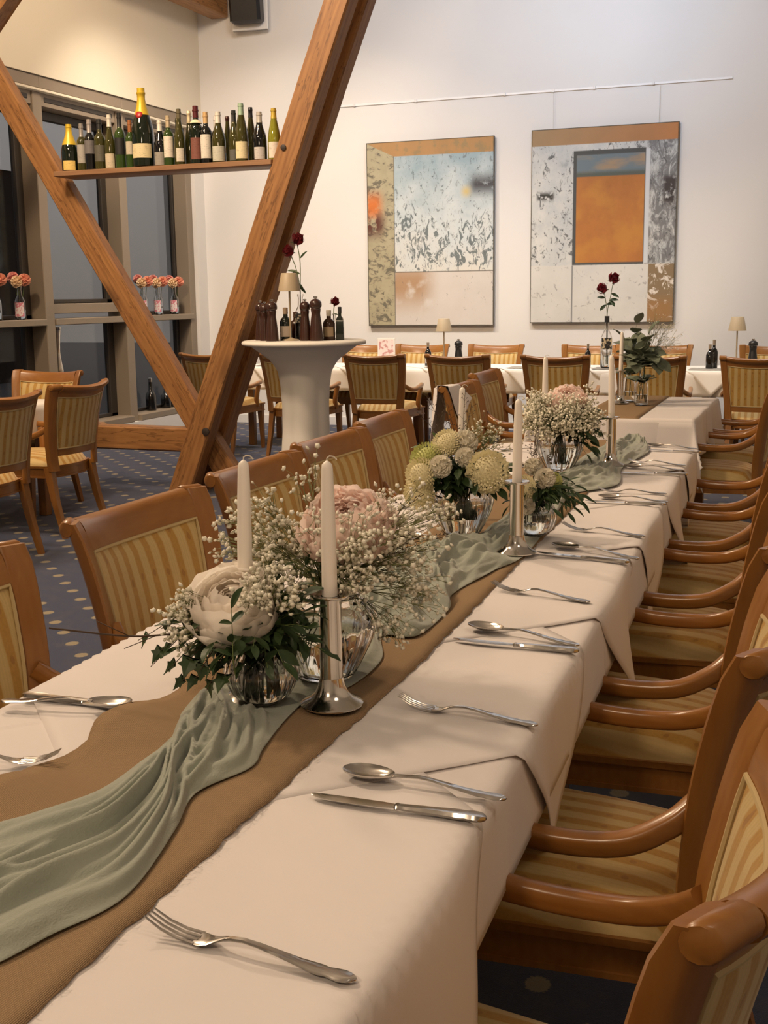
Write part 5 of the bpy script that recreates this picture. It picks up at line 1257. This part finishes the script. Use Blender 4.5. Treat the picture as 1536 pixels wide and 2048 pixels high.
rose(fo_(-.012, .645), .042, (.5, -.5, .8), 'upper red rose in the bottle on the cocktail table', [fo_(-.012, .62), fo_(.004, .50), fo_(.0, .30), fo_(.0, .03)], 'red roses on the cocktail table', [(.30, -.3, .7), (.5, 3.0, .3), (.62, -.6, -.5)], 'slim', .075)
rose(fo_(-.060, .575), .040, (-.4, -.7, .5), 'lower red rose in the bottle on the cocktail table', [fo_(-.055, .55), fo_(-.02, .45), fo_(.0, .30), fo_(-.005, .03)], 'red roses on the cocktail table', [(.35, 3.2, .1), (.55, -.4, -.9)], 'slim', .07)
c6 = cpos(660, -.08); soft_bottle(c6, .17, .026, 'small green bottle holding a single red rose among the cruets', glass='glass', water=.3)
rose((c6[0]+.0, c6[1], c6[2]+.245), .030, (.6, -.5, .5), 'single red rose leaning right above the cruets', [(c6[0], c6[1], c6[2]+.225), (c6[0]-.005, c6[1], c6[2]+.17), (c6[0], c6[1], c6[2]+.03)], 'red roses on the cocktail table', [(.5, -.2, -.2)], 'slim', .04)

# ------------------------------------------------------------------ on the back wall table
TZ = .7588
def on_back(x, y, z=.7640): return (x, y, z)
LAMPS = [((-3.3185,10.3500,0.8988)[0], 10.35, 'taupe cordless lamp on the back wall table below the blue white painting'), ((-0.7468,10.4000,0.9077)[0], 10.40, 'taupe cordless lamp on the back wall table at the right')]
for x, y, lb in LAMPS: table_lamp(on_back(x, y), .42, lb, 'taupe table lamps')
for px, y, h, lb in ((917, 10.35, .235, 'dark pepper mill right of the lamp below the blue white painting'), (1506, 10.35, .24, 'dark pepper mill at the right of the right table lamp')):
    mill(on_back((-3.1798,10.3500,0.8995)[0] if px == 917 else (-0.6107,10.3500,0.9107)[0], y), h, .042, lb, 'black pepper mills on the back wall table', 'black')
for x, y, h, r, lb in (((-3.4227,10.2000,0.9054)[0], 10.20, .21, .030, 'dark oil bottle left of the lamp on the back wall table'), ((-1.9751,10.2500,0.9094)[0], 10.25, .20, .026, 'dark oil bottle between the two paintings on the back wall table'), ((-0.9447,10.2000,0.9163)[0], 10.20, .20, .032, 'dark oil bottle left of the right lamp, front of the pair'), ((-0.9178,10.2600,0.9136)[0], 10.27, .235, .032, 'dark oil bottle left of the right lamp, back of the pair')):
    cruet(on_back(x, y), h, r, lb, M['g_black'], cmat((.30, .24, .18)), None if 'pair' in lb else (.62, .56, .50), 'dark oil bottles on the back wall table')
sx = (-3.9560,10.5500,0.8867)[0]
t = thing('framed_card', (sx, 10.55, .7595), 'small white framed card with a pink picture on the back wall table', 'card', rz=.1)
b = MB(); b.box(-.085, .085, -.006, .006, 0, .24, ch=.002); b.build('frame', cmat((.82, .78, .74), .4), t)
tt = NT('pink_print'); x_, y_, z_ = tt.xyz(); tt.set(color=tt.mix(tt.step(tt.noise(22, 2), .56, .05), (.85, .70, .68), (.55, .28, .27)), rough=.5)
b = MB(); b.box(-.070, .070, -.0075, -.0062, .02, .22); b.build('picture', tt.m, t)
# bottle with two red roses on the front of the back table
rb = on_back((-1.7928,10.1200,0.7680)[0], 10.12)
soft_bottle(rb, .44, .050, 'tall clear bottle of red roses on the back wall table under the orange painting', neckf=.36, lab=((.70, .60, .40), (.03, .03, .03), .36, .58), water=.25)
b = MB(); b.lathe([(.0205, .385), (.0205, .437), (.014, .438)], 16); o = b.build('neck_band', cmat((.03, .03, .035)), bpy.data.objects[[o_.name for o_ in COL.objects if o_.get('label', '').startswith('tall clear bottle of red roses on the back')][0]])
R0 = Vector(rb)
def ro_(r, u): return tuple(R0+cr_*r+UPV*u)
rose(ro_(.050, .745), .048, (.2, -.9, .6), 'upper red rose before the orange painting', [ro_(.045, .72), ro_(.025, .60), ro_(.0, .44), ro_(.0, .04)], 'red roses before the orange painting', [(.3, .1, -.4), (.42, 0.0, .0), (.45, -.4, -.8)], 'dark', .075)
rose(ro_(-.035, .665), .046, (-.5, -.8, .4), 'lower red rose before the orange painting', [ro_(-.03, .64), ro_(-.012, .55), ro_(.0, .44), ro_(.01, .04)], 'red roses before the orange painting', [(.25, 3.1, .2), (.40, 3.4, -.7), (.45, .3, .2)], 'dark', .075)

# ------------------------------------------------------------------ far table: two little bottles of eucalyptus
fz = .7592
for k, (q, lb) in enumerate((((-1.1139,7.0494), 'small clear bottle of eucalyptus behind the far candle holder'), ((-1.0068,6.8438), 'small clear bottle of eucalyptus at the front of the far table'))):
    t = soft_bottle((q[0], q[1], fz), .205, .040, lb, neckf=.36, group='small clear bottles on the far table', water=.3)
    c = Vector((q[0], q[1], fz+.205))
    if k == 0:
        spray('eucalyptus', 'eucalyptus twig with upright leaves beside the far candle', c, [off(c, -.035, .17, .0), off(c, -.02, .10, .03), off(c, .045, .27, .0), off(c, .02, .14, .02)], 'euca', .085, 5, 'foliage', 'eucalyptus twigs', 'stem', .002, .25, True, .17, .02, 51)
    else:
        spray('eucalyptus', 'eucalyptus twig with round leaves hanging over the front bottle', c, [off(c, .06, .09, .03), off(c, .085, .04, .03), off(c, -.06, .05, .04), off(c, .0, .14, .02), off(c, .03, .20, .0), off(c, -.04, .10, .03)], 'euca', .095, 5, 'foliage', 'eucalyptus twigs', 'stem', .002, .2, True, .17, .03, 52)
        baby_breath(c, [off(c, *a) for a in [(.08, .20, 0), (.12, .17, .0), (.10, .23, -.02), (.145, .20, 0), (.065, .24, 0), (.13, .14, .02), (.16, .16, 0)]], 'sparse baby breath above the eucalyptus on the far table', 53, (4, 5), .06, .0036, .15)

# ------------------------------------------------------------------ napkin over the armchair at the far table
nk = next(o for o in COL.objects if o.get('label', '').startswith('armchair at the far table with a white napkin'))
b = MB(); MW = nk.matrix_basis.copy()
def onback(x, d):
    # a point d down the front (d > 0) or rear (d < 0) of the chair's back below its crest
    xs = max(-.262, min(.262, x)); 
    if abs(d) <= .03: return (x, back_y(.90)+sag(xs)-.012+d*.95, crest(xs, .9255)-abs(d)*.12)
    z = .923-(abs(d)-.03)
    if d > 0: return (x, back_y(z)+sag(xs)+.030+.003*math.sin(x*30+d*20), crest(xs, z))
    return (x, min(back_y(z)+sag(xs)-.026, back_y(.90)+sag(xs)-.046-.08*(abs(d)-.03))+.010*math.sin(x*34+d*14), crest(xs, z))
def nap(u, v):
    if v < .45:                                        # behind the back, hanging straight
        return tuple(MW @ Vector(onback(.272-.33*u, -.38*(1-v/.45))))
    w = (v-.45)/.55; E_, D_, C_ = (.262, .085), (.045, .245), (-.165, .120)
    if u < .5: q = (E_[0]+(D_[0]-E_[0])*u*2, E_[1]+(D_[1]-E_[1])*u*2)
    else: q = (D_[0]+(C_[0]-D_[0])*(u*2-1), D_[1]+(C_[1]-D_[1])*(u*2-1))
    tx = .272-.33*u
    return tuple(MW @ Vector(onback(tx+(q[0]-tx)*w, q[1]*w)))
b.grid(nap, 24, 60)
o = b.build('napkin', M['linen'], None, True, None); tag(o, 'white linen napkin hung over the back of an armchair', 'napkin')
md = o.modifiers.new('thickness', 'SOLIDIFY'); md.thickness = .0015; md.offset = 1
bpy.context.view_layer.update()
